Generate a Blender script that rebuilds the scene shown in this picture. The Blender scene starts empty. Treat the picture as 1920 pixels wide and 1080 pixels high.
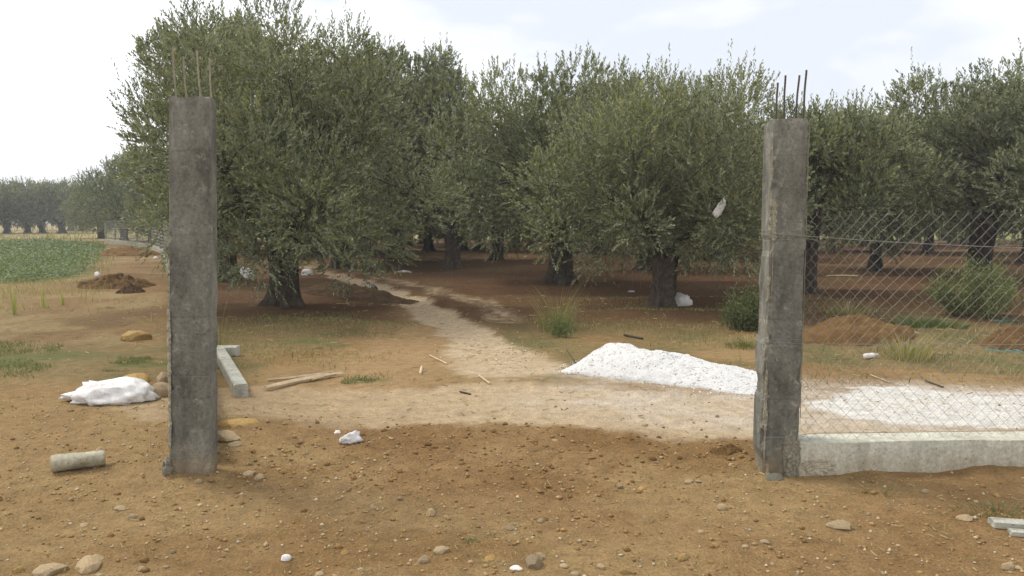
import bpy, math, random
import numpy as np
from mathutils import Vector, Matrix

R = math.radians
random.seed(7)
scene = bpy.context.scene
col = scene.collection

# ------------------------------------------------------------------ camera
F_PX = 1500.0                 # focal length in pixels of a 1920 px wide frame
CAM_H = 1.5
PITCH = math.atan(128.0 / F_PX)
cam_d = bpy.data.cameras.new('camera')
cam_d.sensor_width = 36.0
cam_d.lens = F_PX / 1920.0 * 36.0
cam_d.clip_start = 0.05
cam_d.clip_end = 3000.0
cam = bpy.data.objects.new('camera', cam_d)
col.objects.link(cam)
cam.location = (0, 0, CAM_H)
cam.rotation_euler = (math.pi / 2 - PITCH, 0, 0)
scene.camera = cam

# ------------------------------------------------------------------ sky and sun
SUN_EL, SUN_AZ = R(52), R(-62)      # azimuth from +Y (view direction), negative = to the left
world = bpy.data.worlds.new('World')
scene.world = world
world.use_nodes = True
wn, wl = world.node_tree.nodes, world.node_tree.links
wn.clear()
w_out = wn.new('ShaderNodeOutputWorld')
w_bg = wn.new('ShaderNodeBackground')
w_bg.inputs['Strength'].default_value = 0.1
w_sky = wn.new('ShaderNodeTexSky')
w_sky.sky_type = 'NISHITA'
w_sky.sun_disc = False
w_sky.sun_elevation = SUN_EL
w_sky.sun_rotation = SUN_AZ
w_tc = wn.new('ShaderNodeTexCoord')
w_map = wn.new('ShaderNodeMapping')
w_map.inputs['Scale'].default_value = (1.0, 1.0, 2.2)
w_map.inputs['Location'].default_value = (0.35, 0.1, 0.2)
w_map.inputs['Rotation'].default_value = (0, 0, R(-20))
w_n = wn.new('ShaderNodeTexNoise')
w_n.inputs['Scale'].default_value = 1.7
w_n.inputs['Detail'].default_value = 5.0
w_n.inputs['Roughness'].default_value = 0.5
w_r = wn.new('ShaderNodeValToRGB')
w_r.color_ramp.elements[0].position = 0.40
w_r.color_ramp.elements[0].color = (8.1, 8.45, 9.1, 1)
w_r.color_ramp.elements[1].position = 0.60
w_r.color_ramp.elements[1].color = (14.6, 14.5, 14.4, 1)
w_mix = wn.new('ShaderNodeMixRGB')
w_mix.inputs['Fac'].default_value = 0.88
wl.new(w_tc.outputs['Generated'], w_map.inputs['Vector'])
wl.new(w_map.outputs['Vector'], w_n.inputs['Vector'])
wl.new(w_n.outputs['Fac'], w_r.inputs['Fac'])
wl.new(w_sky.outputs['Color'], w_mix.inputs['Color1'])
wl.new(w_r.outputs['Color'], w_mix.inputs['Color2'])
wl.new(w_mix.outputs['Color'], w_bg.inputs['Color'])
wl.new(w_bg.outputs['Background'], w_out.inputs['Surface'])

sun_d = bpy.data.lights.new('sun', 'SUN')
sun_d.energy = 2.6
sun_d.angle = R(18)
sun_d.color = (1.0, 0.95, 0.86)
sun = bpy.data.objects.new('sun', sun_d)
col.objects.link(sun)
sdir = Vector((math.sin(SUN_AZ) * math.cos(SUN_EL), math.cos(SUN_AZ) * math.cos(SUN_EL), math.sin(SUN_EL)))
sun.rotation_euler = sdir.to_track_quat('Z', 'Y').to_euler()

scene.view_settings.view_transform = 'Standard'
scene.view_settings.look = 'None'
scene.view_settings.exposure = 0.22
scene.view_settings.gamma = 1.0
scene.render.engine = 'CYCLES'
scene.cycles.max_bounces = 6
scene.cycles.diffuse_bounces = 3
scene.cycles.transmission_bounces = 4
scene.cycles.volume_bounces = 0

# ------------------------------------------------------------------ noise and layout helpers
def hash2(ix, iy, s):
    h = (ix.astype(np.int64) * 374761393 + iy.astype(np.int64) * 668265263 + s * 1442695041) & 0xFFFFFFFF
    h = ((h ^ (h >> 13)) * 1274126177) & 0xFFFFFFFF
    return ((h ^ (h >> 16)) & 0xFFFFFF) / float(0xFFFFFF)

def vnoise(x, y, s=0):
    x = np.asarray(x, float); y = np.asarray(y, float)
    ix = np.floor(x); iy = np.floor(y)
    fx = x - ix; fy = y - iy
    fx = fx * fx * (3 - 2 * fx); fy = fy * fy * (3 - 2 * fy)
    a = hash2(ix, iy, s); b = hash2(ix + 1, iy, s); c = hash2(ix, iy + 1, s); d = hash2(ix + 1, iy + 1, s)
    return (a * (1 - fx) + b * fx) * (1 - fy) + (c * (1 - fx) + d * fx) * fy

def fbm(x, y, s=0, o=4, g=0.5):
    t = 0.0; a = 1.0; n = 0.0
    x = np.asarray(x, float); y = np.asarray(y, float)
    for k in range(o):
        t = t + a * vnoise(x * 2 ** k + 17.3 * k, y * 2 ** k - 9.1 * k, s + k); n += a; a *= g
    return t / n - 0.5

def sstep(a, b, x):
    t = np.clip((np.asarray(x, float) - a) / (b - a), 0, 1)
    return t * t * (3 - 2 * t)

def ray(u, v):
    c, s = math.cos(PITCH), math.sin(PITCH)
    return Vector((u - 960.0, c * F_PX + s * (540.0 - v), -s * F_PX + c * (540.0 - v)))

def flat(u, v):                     # where the sight line of a picture point meets level ground
    d = ray(u, v); t = -CAM_H / d.z
    return (d.x * t, d.y * t)

def at_depth(u, v, y):              # point on that sight line, y metres ahead
    d = ray(u, v); t = y / d.y
    return Vector((d.x * t, y, CAM_H + d.z * t))

def pline_dist(x, y, pts):
    best = np.full(np.shape(x), 1e9)
    for (x0, y0), (x1, y1) in zip(pts[:-1], pts[1:]):
        dx, dy = x1 - x0, y1 - y0
        t = np.clip(((x - x0) * dx + (y - y0) * dy) / (dx * dx + dy * dy), 0, 1)
        best = np.minimum(best, np.hypot(x - x0 - t * dx, y - y0 - t * dy))
    return best

def poly_mask(x, y, pts):
    inside = np.zeros(np.shape(x), bool)
    n = len(pts)
    for i in range(n):
        x0, y0 = pts[i]; x1, y1 = pts[(i + 1) % n]
        c = ((y0 > y) != (y1 > y))
        xi = (x1 - x0) * (y - y0) / ((y1 - y0) if y1 != y0 else 1e-9) + x0
        inside ^= c & (x < xi)
    return inside

def poly_soft(x, y, pts, w):
    d = pline_dist(x, y, list(pts) + [pts[0]])
    sd = np.where(poly_mask(x, y, pts), d, -d)
    return sstep(-w, w, sd)

# ground zones, as outlines on the ground
FENCE_LINE = [(-1.95, 4.86), (-3.86, 9.4), (-8.05, 19.0), (-14.3, 33.0), (-19.2, 42.5), (-26.6, 52.5)]
TRACK = [flat(380, 752), flat(560, 752), flat(800, 752), flat(1050, 760), flat(1300, 775), flat(1700, 775), flat(2300, 770), flat(3400, 765)]
RUT_A = [flat(962, 690), flat(925, 662), flat(880, 628), flat(828, 592), flat(765, 558), flat(690, 530), flat(585, 503), flat(480, 487)]
RUT_B = [flat(640, 745), flat(730, 670), flat(770, 620), flat(760, 580), flat(740, 560)]
RUT_C = [flat(960, 600), flat(900, 565), flat(800, 538), flat(690, 512), flat(560, 488)]
WHITE = [flat(1505, 742), flat(1560, 728), flat(1680, 724), flat(1790, 727), flat(1930, 742), flat(2300, 760), flat(2300, 800), flat(1900, 800), flat(1700, 790), flat(1560, 770)]
CROP = [flat(-900, 540), flat(60, 532), flat(150, 520), flat(185, 492), flat(196, 470), flat(190, 459), flat(60, 450), flat(-900, 448)]
DUG = [flat(400, 905), flat(430, 860), flat(560, 805), flat(800, 795), flat(1050, 790), flat(1200, 812), flat(1425, 815), flat(1420, 905), flat(1000, 930), flat(700, 915)]

BUMPS = [  # x, y, rx, ry, height : low swells of the ground
    (*flat(1640, 640), 1.0, 0.6, 0.10), (*flat(250, 520), 1.2, 1.0, 0.12),
    (*flat(1800, 880), 0.30, 0.12, 0.045), (*flat(1630, 884), 0.18, 0.12, 0.03), (*flat(1950, 878), 0.5, 0.14, 0.055), (*flat(350, 895), 0.30, 0.14, 0.035),
    (*flat(1380, 850), 0.22, 0.16, 0.05), (*flat(560, 800), 0.35, 0.22, 0.04), (*flat(1120, 812), 0.6, 0.16, 0.035),
]

def zones(x, y):
    wx = x + 0.35 * fbm(x * 1.7, y * 1.7, 11) * np.clip(y / 6, 0.6, 4)
    wy = y + 0.5 * fbm(x * 1.5, y * 1.5, 23) * np.clip(y / 6, 0.6, 4)
    z = {}
    e = 0.62 + 0.5 * fbm(x * 0.8, y * 0.8, 31)
    z['track'] = 1 - sstep(e * 0.75, e * 1.45, pline_dist(wx, wy, TRACK))
    da = pline_dist(wx, wy, RUT_A)
    mx = x + 0.5 * (wx - x) + 0.12 * fbm(x * 5, y * 5, 17); my = y + 0.5 * (wy - y)
    da = pline_dist(mx, my, RUT_A)
    wr = 0.17 + 0.12 * sstep(10.5, 8.2, y)
    z['rut'] = np.maximum((1 - sstep(wr, wr * 2.9, da)), 0.38 * (1 - sstep(0.1, 0.5, pline_dist(mx, my, RUT_C))))
    z['rutb'] = 1 - sstep(0.25, 0.8, pline_dist(wx, wy, RUT_B))
    z['white'] = poly_soft(wx, wy, WHITE, 0.16)
    z['crop'] = poly_soft(wx, wy, CROP, 0.6)
    z['dug'] = poly_soft(x + 0.5 * fbm(x * 3, y * 3, 12), y + 0.5 * fbm(x * 3, y * 3, 13), DUG, 0.12)
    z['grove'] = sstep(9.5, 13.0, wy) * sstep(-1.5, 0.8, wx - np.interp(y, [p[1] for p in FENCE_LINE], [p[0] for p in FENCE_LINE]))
    return z

def height(x, y):
    x = np.asarray(x, float); y = np.asarray(y, float)
    z = zones(x, y)
    near = np.clip(1.3 - y / 14, 0.0, 1)
    smooth = np.clip(z['track'] + z['rut'] + z['white'], 0, 1)
    h = 0.06 * fbm(x * 0.5, y * 0.5, 3, 3)
    h = h + near * (1 - 0.75 * smooth) * (0.030 * fbm(x * 4.0, y * 4.0, 5, 4) + z['dug'] * 0.075 * fbm(x * 6, y * 6, 41, 4, 0.6))
    h = h + near * 0.012 * fbm(x * 14, y * 14, 71, 3)
    # ploughed ridges in the grove
    yy = y + 0.12 * x + 0.7 * fbm(x * 0.25, y * 0.25, 51)
    fur = np.sin(yy * 2 * math.pi / 2.1) * (0.5 + fbm(x * 0.5, y * 0.5, 53))
    h = h + z['grove'] * (1 - z['rut']) * (1 - sstep(40, 60, y)) * (0.085 * fur + 0.07 * fbm(x * 1.5, y * 1.5, 57, 4))
    h = h - 0.04 * z['rut'] * sstep(7, 10, y) - 0.03 * z['rutb']
    td = pline_dist(x + 0.1 * fbm(x, y, 44), y + 0.25 * fbm(x * 0.8, y * 0.8, 43), TRACK)
    h = h - 0.028 * np.exp(-((td - 0.42) / 0.11) ** 2) * (y < 9) * (0.6 + fbm(x * 2, y * 2, 46)) * sstep(-3.0, -1.5, x)
    for bx, by, rx, ry, hh in BUMPS:
        h = h + hh * np.exp(-((x - bx) / rx) ** 2 - ((y - by) / ry) ** 2) * (1 + 0.8 * fbm(x * 5, y * 5, 61))
    return h

def hz(x, y):
    return float(height(np.array([x]), np.array([y]))[0])

def G(u, v, dz=0.0):                # ground point seen at a picture point
    x, y = flat(u, v)
    for _ in range(4):
        h = hz(x, y)
        d = ray(u, v); t = (h - CAM_H) / d.z
        x, y = d.x * t, d.y * t
    return Vector((x, y, hz(x, y) + dz))

# ------------------------------------------------------------------ mesh helpers
def mesh_np(name, V, Fq, cols=None, smooth=False):
    V = np.asarray(V, np.float32); Fq = np.asarray(Fq, np.int32)
    me = bpy.data.meshes.new(name)
    me.vertices.add(len(V)); me.vertices.foreach_set('co', V.ravel())
    k = Fq.shape[1]
    me.loops.add(Fq.size); me.loops.foreach_set('vertex_index', Fq.ravel())
    me.polygons.add(len(Fq))
    me.polygons.foreach_set('loop_start', np.arange(0, Fq.size, k, dtype=np.int32))
    if smooth:
        me.polygons.foreach_set('use_smooth', np.ones(len(Fq), bool))
    if cols is not None:
        a = me.color_attributes.new('Col', 'FLOAT_COLOR', 'POINT')
        c = np.ones((len(V), 4), np.float32); c[:, :3] = cols
        a.data.foreach_set('color', c.ravel())
    me.update(calc_edges=True)
    me.validate()
    return me

def mesh_py(name, V, F, smooth=False, cols=None):
    me = bpy.data.meshes.new(name)
    me.from_pydata([tuple(v) for v in V], [], F)
    if smooth:
        for p in me.polygons: p.use_smooth = True
    if cols is not None:
        a = me.color_attributes.new('Col', 'FLOAT_COLOR', 'POINT')
        for i, c in enumerate(cols): a.data[i].color = (*c, 1)
    me.update()
    return me

def obj(name, me, mat=None, parent=None, loc=(0, 0, 0), rot=(0, 0, 0), scale=(1, 1, 1)):
    o = bpy.data.objects.new(name, me)
    col.objects.link(o)
    if mat and me is not None and len(me.materials) == 0:
        me.materials.append(mat)
    o.parent = parent
    o.location = loc; o.rotation_euler = rot; o.scale = scale
    return o

def tag(o, label, cat, group=None, kind=None):
    o['label'] = label; o['category'] = cat
    if group: o['group'] = group
    if kind: o['kind'] = kind
    return o

def thing(name, label, cat, loc=(0, 0, 0), rz=0, group=None):
    o = bpy.data.objects.new(name, None)
    o.empty_display_size = 0.2
    col.objects.link(o)
    o.location = loc; o.rotation_euler = (0, 0, rz)
    return tag(o, label, cat, group)

def tube_arrays(path, rad, n=6, jit=0.0, rng=None, cap=True):
    """swept tube -> V, F (quads; caps as degenerate-free fans of quads are skipped: end rings shrink)"""
    P = np.asarray(path, float); m = len(P)
    rad = np.broadcast_to(np.asarray(rad, float), (m,)).copy()
    T = np.gradient(P, axis=0); T /= np.linalg.norm(T, axis=1)[:, None] + 1e-9
    ref = np.array([0.0, 0.0, 1.0]) if abs(T[0, 2]) < 0.8 else np.array([1.0, 0.0, 0.0])
    V = []; 
    ang = np.linspace(0, 2 * math.pi, n, endpoint=False)
    A = np.cross(T[0], ref); A /= np.linalg.norm(A)
    for i in range(m):
        A = A - T[i] * np.dot(A, T[i]); A /= np.linalg.norm(A) + 1e-9
        B = np.cross(T[i], A)
        r = rad[i] * (1 + (jit * (rng.random(n) - 0.5) if rng is not None else 0))
        V.append(P[i] + (np.cos(ang) * r)[:, None] * A + (np.sin(ang) * r)[:, None] * B)
    V = np.concatenate(V)
    F = []
    for i in range(m - 1):
        for j in range(n):
            F.append((i * n + j, i * n + (j + 1) % n, (i + 1) * n + (j + 1) % n, (i + 1) * n + j))
    return V, F

class MB:
    def __init__(s): s.V = []; s.F = []; s.n = 0
    def add(s, V, F):
        for v in V: s.V.append(tuple(v))
        for f in F: s.F.append(tuple(i + s.n for i in f))
        s.n = len(s.V)
    def tube(s, path, rad, n=6, jit=0.0, rng=None, caps=True):
        V, F = tube_arrays(path, rad, n, jit, rng)
        if caps:
            m = len(V) // n
            F = F + [tuple(range(n - 1, -1, -1)), tuple(range((m - 1) * n, m * n))]
        s.add(V, F)
    def mesh(s, name, smooth=False): return mesh_py(name, s.V, s.F, smooth)

# ------------------------------------------------------------------ materials
def mat_new(name):
    m = bpy.data.materials.new(name); m.use_nodes = True
    nt = m.node_tree; nt.nodes.clear()
    out = nt.nodes.new('ShaderNodeOutputMaterial')
    b = nt.nodes.new('ShaderNodeBsdfPrincipled')
    nt.links.new(b.outputs['BSDF'], out.inputs['Surface'])
    return m, nt, b, out

def noise_node(nt, scale, detail=5, rough=0.6, vec=None):
    n = nt.nodes.new('ShaderNodeTexNoise')
    n.inputs['Scale'].default_value = scale
    n.inputs['Detail'].default_value = detail
    n.inputs['Roughness'].default_value = rough
    if vec: nt.links.new(vec, n.inputs['Vector'])
    return n

def ramp(nt, src, stops):
    r = nt.nodes.new('ShaderNodeValToRGB')
    e = r.color_ramp.elements
    while len(e) < len(stops): e.new(0.5)
    for k, (p, c) in enumerate(stops):
        e[k].position = p
        e[k].color = (*c, 1) if len(c) == 3 else c
    nt.links.new(src, r.inputs['Fac'])
    return r

def mixc(nt, mode, fac, a, b):
    m = nt.nodes.new('ShaderNodeMixRGB'); m.blend_type = mode
    for s, v in (('Fac', fac), ('Color1', a), ('Color2', b)):
        if isinstance(v, bpy.types.NodeSocket): nt.links.new(v, m.inputs[s])
        elif s == 'Fac': m.inputs[s].default_value = v
        else: m.inputs[s].default_value = (*v, 1)
    return m.outputs['Color']

def bump(nt, b, hsock, strength, dist):
    n = nt.nodes.new('ShaderNodeBump')
    n.inputs['Strength'].default_value = strength
    n.inputs['Distance'].default_value = dist
    nt.links.new(hsock, n.inputs['Height'])
    nt.links.new(n.outputs['Normal'], b.inputs['Normal'])
    return n

def mat_rough(name, c1, c2, scale=6, rough=0.9, bscale=40, bstr=0.5, bdist=0.01, c3=None, spec=0.2, coord='Object'):
    m, nt, b, out = mat_new(name)
    tc = nt.nodes.new('ShaderNodeTexCoord')
    n = noise_node(nt, scale, 6, 0.65, tc.outputs[coord])
    st = [(0.3, c1), (0.7, c2)] if c3 is None else [(0.28, c1), (0.5, c2), (0.72, c3)]
    r = ramp(nt, n.outputs['Fac'], st)
    oi = nt.nodes.new('ShaderNodeObjectInfo')
    v = ramp(nt, oi.outputs['Random'], [(0, (0.8, 0.8, 0.8)), (1, (1.15, 1.12, 1.08))])
    nt.links.new(mixc(nt, 'MULTIPLY', 1.0, r.outputs['Color'], v.outputs['Color']), b.inputs['Base Color'])
    b.inputs['Roughness'].default_value = rough
    b.inputs['Specular IOR Level'].default_value = spec
    n2 = noise_node(nt, bscale, 6, 0.7, tc.outputs[coord])
    bump(nt, b, n2.outputs['Fac'], bstr, bdist)
    return m

def mat_attr(name, rough=0.95, scale=30, amount=(0.75, 1.2), bstr=0.6, bdist=0.01, spec=0.15, scale2=160):
    m, nt, b, out = mat_new(name)
    tc = nt.nodes.new('ShaderNodeTexCoord')
    at = nt.nodes.new('ShaderNodeVertexColor'); at.layer_name = 'Col'
    n = noise_node(nt, scale, 8, 0.7, tc.outputs['Object'])
    r = ramp(nt, n.outputs['Fac'], [(0.3, (amount[0],) * 3), (0.7, (amount[1],) * 3)])
    c = mixc(nt, 'MULTIPLY', 1.0, at.outputs['Color'], r.outputs['Color'])
    n2 = noise_node(nt, scale2, 4, 0.7, tc.outputs['Object'])
    r2 = ramp(nt, n2.outputs['Fac'], [(0.32, (0.7, 0.68, 0.66)), (0.5, (1, 1, 1)), (0.70, (1.28, 1.26, 1.2))])
    c = mixc(nt, 'MULTIPLY', 1.0, c, r2.outputs['Color'])
    nt.links.new(c, b.inputs['Base Color'])
    b.inputs['Roughness'].default_value = rough
    b.inputs['Specular IOR Level'].default_value = spec
    s = nt.nodes.new('ShaderNodeMath'); s.operation = 'ADD'
    nt.links.new(n.outputs['Fac'], s.inputs[0]); nt.links.new(n2.outputs['Fac'], s.inputs[1])
    bump(nt, b, s.outputs[0], bstr, bdist)
    return m

def mat_leaf(name, back=(0.215, 0.24, 0.14), trans=0.12, rough=0.55):
    m, nt, b, out = mat_new(name)
    at = nt.nodes.new('ShaderNodeVertexColor'); at.layer_name = 'Col'
    g = nt.nodes.new('ShaderNodeNewGeometry')
    c = mixc(nt, 'MIX', g.outputs['Backfacing'], at.outputs['Color'], mixc(nt, 'MIX', 0.6, at.outputs['Color'], back))
    nt.links.new(c, b.inputs['Base Color'])
    b.inputs['Roughness'].default_value = rough
    b.inputs['Specular IOR Level'].default_value = 0.35
    tr = nt.nodes.new('ShaderNodeBsdfTranslucent')
    tcol = mixc(nt, 'MULTIPLY', 1.0, at.outputs['Color'], (1.3, 1.4, 0.6))
    nt.links.new(tcol, tr.inputs['Color'])
    mx = nt.nodes.new('ShaderNodeMixShader'); mx.inputs['Fac'].default_value = trans
    nt.links.new(b.outputs['BSDF'], mx.inputs[1]); nt.links.new(tr.outputs['BSDF'], mx.inputs[2])
    nt.links.new(mx.outputs['Shader'], out.inputs['Surface'])
    return m

def mat_plain(name, c, rough=0.6, metal=0.0, spec=0.4):
    m, nt, b, out = mat_new(name)
    tc = nt.nodes.new('ShaderNodeTexCoord')
    n = noise_node(nt, 25, 4, 0.6, tc.outputs['Object'])
    r = ramp(nt, n.outputs['Fac'], [(0.3, tuple(x * 0.75 for x in c)), (0.7, tuple(min(1, x * 1.2) for x in c))])
    nt.links.new(r.outputs['Color'], b.inputs['Base Color'])
    b.inputs['Roughness'].default_value = rough
    b.inputs['Metallic'].default_value = metal
    b.inputs['Specular IOR Level'].default_value = spec
    return m

M_GROUND = mat_attr('soil', scale=9, amount=(0.72, 1.22), bstr=0.9, bdist=0.03, scale2=70)
M_LEAF = mat_leaf('olive_leaf')
M_GRASS = mat_leaf('grass_blade', back=(0.2, 0.22, 0.1), trans=0.3)
M_BARK = mat_rough('olive_bark', (0.035, 0.027, 0.02), (0.14, 0.115, 0.085), 9, 0.95, 22, 1.0, 0.04)
M_STONE = mat_rough('limestone', (0.25, 0.175, 0.092), (0.37, 0.28, 0.165), 9, 0.9, 60, 0.6, 0.006, c3=(0.44, 0.36, 0.24))
M_STONE_O = mat_rough('ochre_stone', (0.32, 0.20, 0.07), (0.48, 0.33, 0.13), 7, 0.9, 50, 0.7, 0.01)
M_STONE_G = mat_rough('grey_stone', (0.27, 0.195, 0.115), (0.38, 0.295, 0.185), 7, 0.9, 50, 0.7, 0.01)
M_WHITE_ST = mat_rough('white_stone', (0.6, 0.57, 0.55), (0.82, 0.8, 0.78), 9, 0.85, 60, 0.5, 0.005)
M_GRAVEL = mat_rough('white_gravel', (0.62, 0.61, 0.60), (0.80, 0.79, 0.77), 40, 0.9, 130, 1.0, 0.012, c3=(0.86, 0.85, 0.84))
M_CLOD = mat_rough('soil_clod', (0.15, 0.085, 0.033), (0.26, 0.15, 0.06), 10, 0.97, 60, 0.8, 0.02)
M_DARKSOIL = mat_rough('dark_soil', (0.06, 0.038, 0.02), (0.145, 0.09, 0.044), 6, 0.97, 30, 1.0, 0.04)
M_MOUND = mat_rough('brown_soil', (0.11, 0.062, 0.024), (0.21, 0.125, 0.05), 5, 0.97, 30, 1.0, 0.04)
M_WIRE = mat_plain('galvanised_wire', (0.27, 0.265, 0.24), 0.6, 0.3)
M_REBAR = mat_plain('rusty_rebar', (0.085, 0.075, 0.065), 0.7, 0.2)
M_BAG = mat_rough('white_sack', (0.60, 0.57, 0.53), (0.80, 0.79, 0.79), 6, 0.7, 14, 0.9, 0.03, c3=(0.86, 0.86, 0.86))
M_BAG_D = mat_rough('dusty_white_plastic', (0.5, 0.48, 0.46), (0.75, 0.73, 0.71), 8, 0.6, 20, 0.5, 0.02)
M_PLANK = mat_rough('dry_wood', (0.42, 0.32, 0.19), (0.62, 0.52, 0.36), 8, 0.85, 50, 0.5, 0.006)

def mat_concrete(name, dark, mid, light, edge=(0.42, 0.40, 0.30), joint=0.0, soil=0.0):
    m, nt, b, out = mat_new(name)
    tc = nt.nodes.new('ShaderNodeTexCoord')
    mp = nt.nodes.new('ShaderNodeMapping'); mp.inputs['Scale'].default_value = (1, 1, 0.45)
    nt.links.new(tc.outputs['Object'], mp.inputs['Vector'])
    n = noise_node(nt, 5.5, 8, 0.68, mp.outputs['Vector'])
    r = ramp(nt, n.outputs['Fac'], [(0.32, dark), (0.5, mid), (0.70, light)])
    n2 = noise_node(nt, 45, 6, 0.75, tc.outputs['Object'])
    r2 = ramp(nt, n2.outputs['Fac'], [(0.3, (0.70, 0.70, 0.70)), (0.7, (1.28, 1.28, 1.26))])
    c = mixc(nt, 'MULTIPLY', 1.0, r.outputs['Color'], r2.outputs['Color'])
    # lime bloom, runs and scratches
    n3 = noise_node(nt, 13, 9, 0.78, tc.outputs['Object'])
    r3 = ramp(nt, n3.outputs['Fac'], [(0.56, (0, 0, 0)), (0.68, (0.75, 0.75, 0.75))])
    c = mixc(nt, 'MIX', r3.outputs['Color'], c, edge)
    mp2 = nt.nodes.new('ShaderNodeMapping'); mp2.inputs['Scale'].default_value = (15, 15, 2.2)
    nt.links.new(tc.outputs['Object'], mp2.inputs['Vector'])
    n4 = noise_node(nt, 1.0, 5, 0.6, mp2.outputs['Vector'])
    r4 = ramp(nt, n4.outputs['Fac'], [(0.36, (0.85, 0.85, 0.85)), (0.5, (1, 1, 1)), (0.66, (1.1, 1.1, 1.08))])
    c = mixc(nt, 'MULTIPLY', 1.0, c, r4.outputs['Color'])
    # air holes
    vo = nt.nodes.new('ShaderNodeTexVoronoi'); vo.inputs['Scale'].default_value = 34
    nt.links.new(tc.outputs['Object'], vo.inputs['Vector'])
    vr = ramp(nt, vo.outputs['Distance'], [(0.10, (0.45, 0.45, 0.45)), (0.17, (1, 1, 1))])
    c = mixc(nt, 'MULTIPLY', 0.8, c, vr.outputs['Color'])
    if joint or soil:
        sx = nt.nodes.new('ShaderNodeSeparateXYZ'); nt.links.new(tc.outputs['Object'], sx.inputs[0])
    if joint:
        w = nt.nodes.new('ShaderNodeMath'); w.operation = 'MULTIPLY_ADD'; w.inputs[1].default_value = 0.06
        nt.links.new(n.outputs['Fac'], w.inputs[0]); nt.links.new(sx.outputs['Z'], w.inputs[2])
        f = nt.nodes.new('ShaderNodeMath'); f.operation = 'MODULO'; f.inputs[1].default_value = joint
        nt.links.new(w.outputs[0], f.inputs[0])
        jr = ramp(nt, f.outputs[0], [(0.0, (0.62, 0.62, 0.6)), (0.006, (0.62, 0.62, 0.6)), (0.014, (1, 1, 1))])
        c = mixc(nt, 'MULTIPLY', 0.4, c, jr.outputs['Color'])
    if soil:
        w = nt.nodes.new('ShaderNodeMath'); w.operation = 'MULTIPLY_ADD'; w.inputs[1].default_value = -0.5
        nt.links.new(n3.outputs['Fac'], w.inputs[0]); nt.links.new(sx.outputs['Z'], w.inputs[2])
        sr = ramp(nt, w.outputs[0], [(0.0, (0.4, 0.4, 0.4)), (soil, (0, 0, 0))])
        ad = nt.nodes.new('ShaderNodeMath'); ad.operation = 'ADD'; ad.inputs[1].default_value = 0.2
        nt.links.new(w.outputs[0], ad.inputs[0]); nt.links.new(ad.outputs[0], sr.inputs['Fac'])
        c = mixc(nt, 'MIX', sr.outputs['Color'], c, (0.27, 0.18, 0.085))
    nt.links.new(c, b.inputs['Base Color'])
    b.inputs['Roughness'].default_value = 0.92
    b.inputs['Specular IOR Level'].default_value = 0.2
    a2 = nt.nodes.new('ShaderNodeMath'); a2.operation = 'MULTIPLY'
    nt.links.new(n2.outputs['Fac'], a2.inputs[0]); nt.links.new(vr.outputs['Color'], a2.inputs[1])
    bump(nt, b, a2.outputs[0], 0.8, 0.008)
    return m

M_CONC = mat_concrete('pillar_concrete', (0.085, 0.083, 0.070), (0.165, 0.161, 0.137), (0.265, 0.258, 0.22), (0.40, 0.385, 0.32), 0.47, 0.10)
M_WALL = mat_concrete('wall_concrete', (0.40, 0.385, 0.31), (0.51, 0.495, 0.41), (0.60, 0.585, 0.50), (0.66, 0.64, 0.56), 0.0, 0.1)
M_MORTAR = mat_rough('pale_mortar', (0.15, 0.14, 0.105), (0.44, 0.42, 0.32), 55, 0.95, 55, 1.0, 0.015)
M_FOOT = mat_concrete('weathered_footing', (0.2, 0.19, 0.14), (0.29, 0.275, 0.21), (0.38, 0.36, 0.28), (0.4, 0.38, 0.3))
M_SEAM = mat_rough('seam_mortar', (0.2, 0.19, 0.14), (0.33, 0.31, 0.23), 14, 0.95, 55, 1.0, 0.01)
M_BEAM = mat_concrete('beam_concrete', (0.27, 0.265, 0.22), (0.36, 0.355, 0.30), (0.45, 0.44, 0.38), (0.48, 0.46, 0.38))

# ------------------------------------------------------------------ ground
def spaced(a, b, d0, grow):
    out = [a]; d = d0
    while out[-1] < b:
        out.append(out[-1] + d); d *= grow
    return np.array(out)

xs_r = spaced(4.6, 900, 0.04, 1.045)
xs = np.concatenate([-xs_r[::-1], np.arange(-4.56, 4.58, 0.036), xs_r])
ys = np.concatenate([np.arange(-30, 1.6, 1.2), np.arange(1.6, 9.0, 0.03), spaced(9.0, 30, 0.04, 1.02), spaced(31, 1400, 0.6, 1.05)])
ys = np.unique(ys)
GX, GY = np.meshgrid(xs, ys)
fx, fy = GX.ravel(), GY.ravel()
Z = zones(fx, fy)
HH = height(fx, fy)

def lerp(c, d, m): return c * (1 - m[:, None]) + np.asarray(d)[None, :] * m[:, None]
C = np.tile(np.array([0.282, 0.174, 0.076]), (len(fx), 1))
C = lerp(C, (0.345, 0.235, 0.108), 0.7 * sstep(-0.12, 0.16, fbm(fx * 0.9, fy * 0.9, 81)))
C = lerp(C, (0.225, 0.130, 0.048), 0.6 * sstep(0.02, 0.2, fbm(fx * 1.7, fy * 1.7, 83)))
C = lerp(C, (0.32, 0.215, 0.095), 0.6 * sstep(-1.2, -2.6, fx) * (1 - sstep(5.5, 8, fy)))          # trodden ground by the left pillar
C = lerp(C, (0.215, 0.122, 0.046), 0.65 * Z['dug'] * sstep(-0.15, 0.15, fbm(fx * 2.2, fy * 2.2, 85)) )
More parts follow.
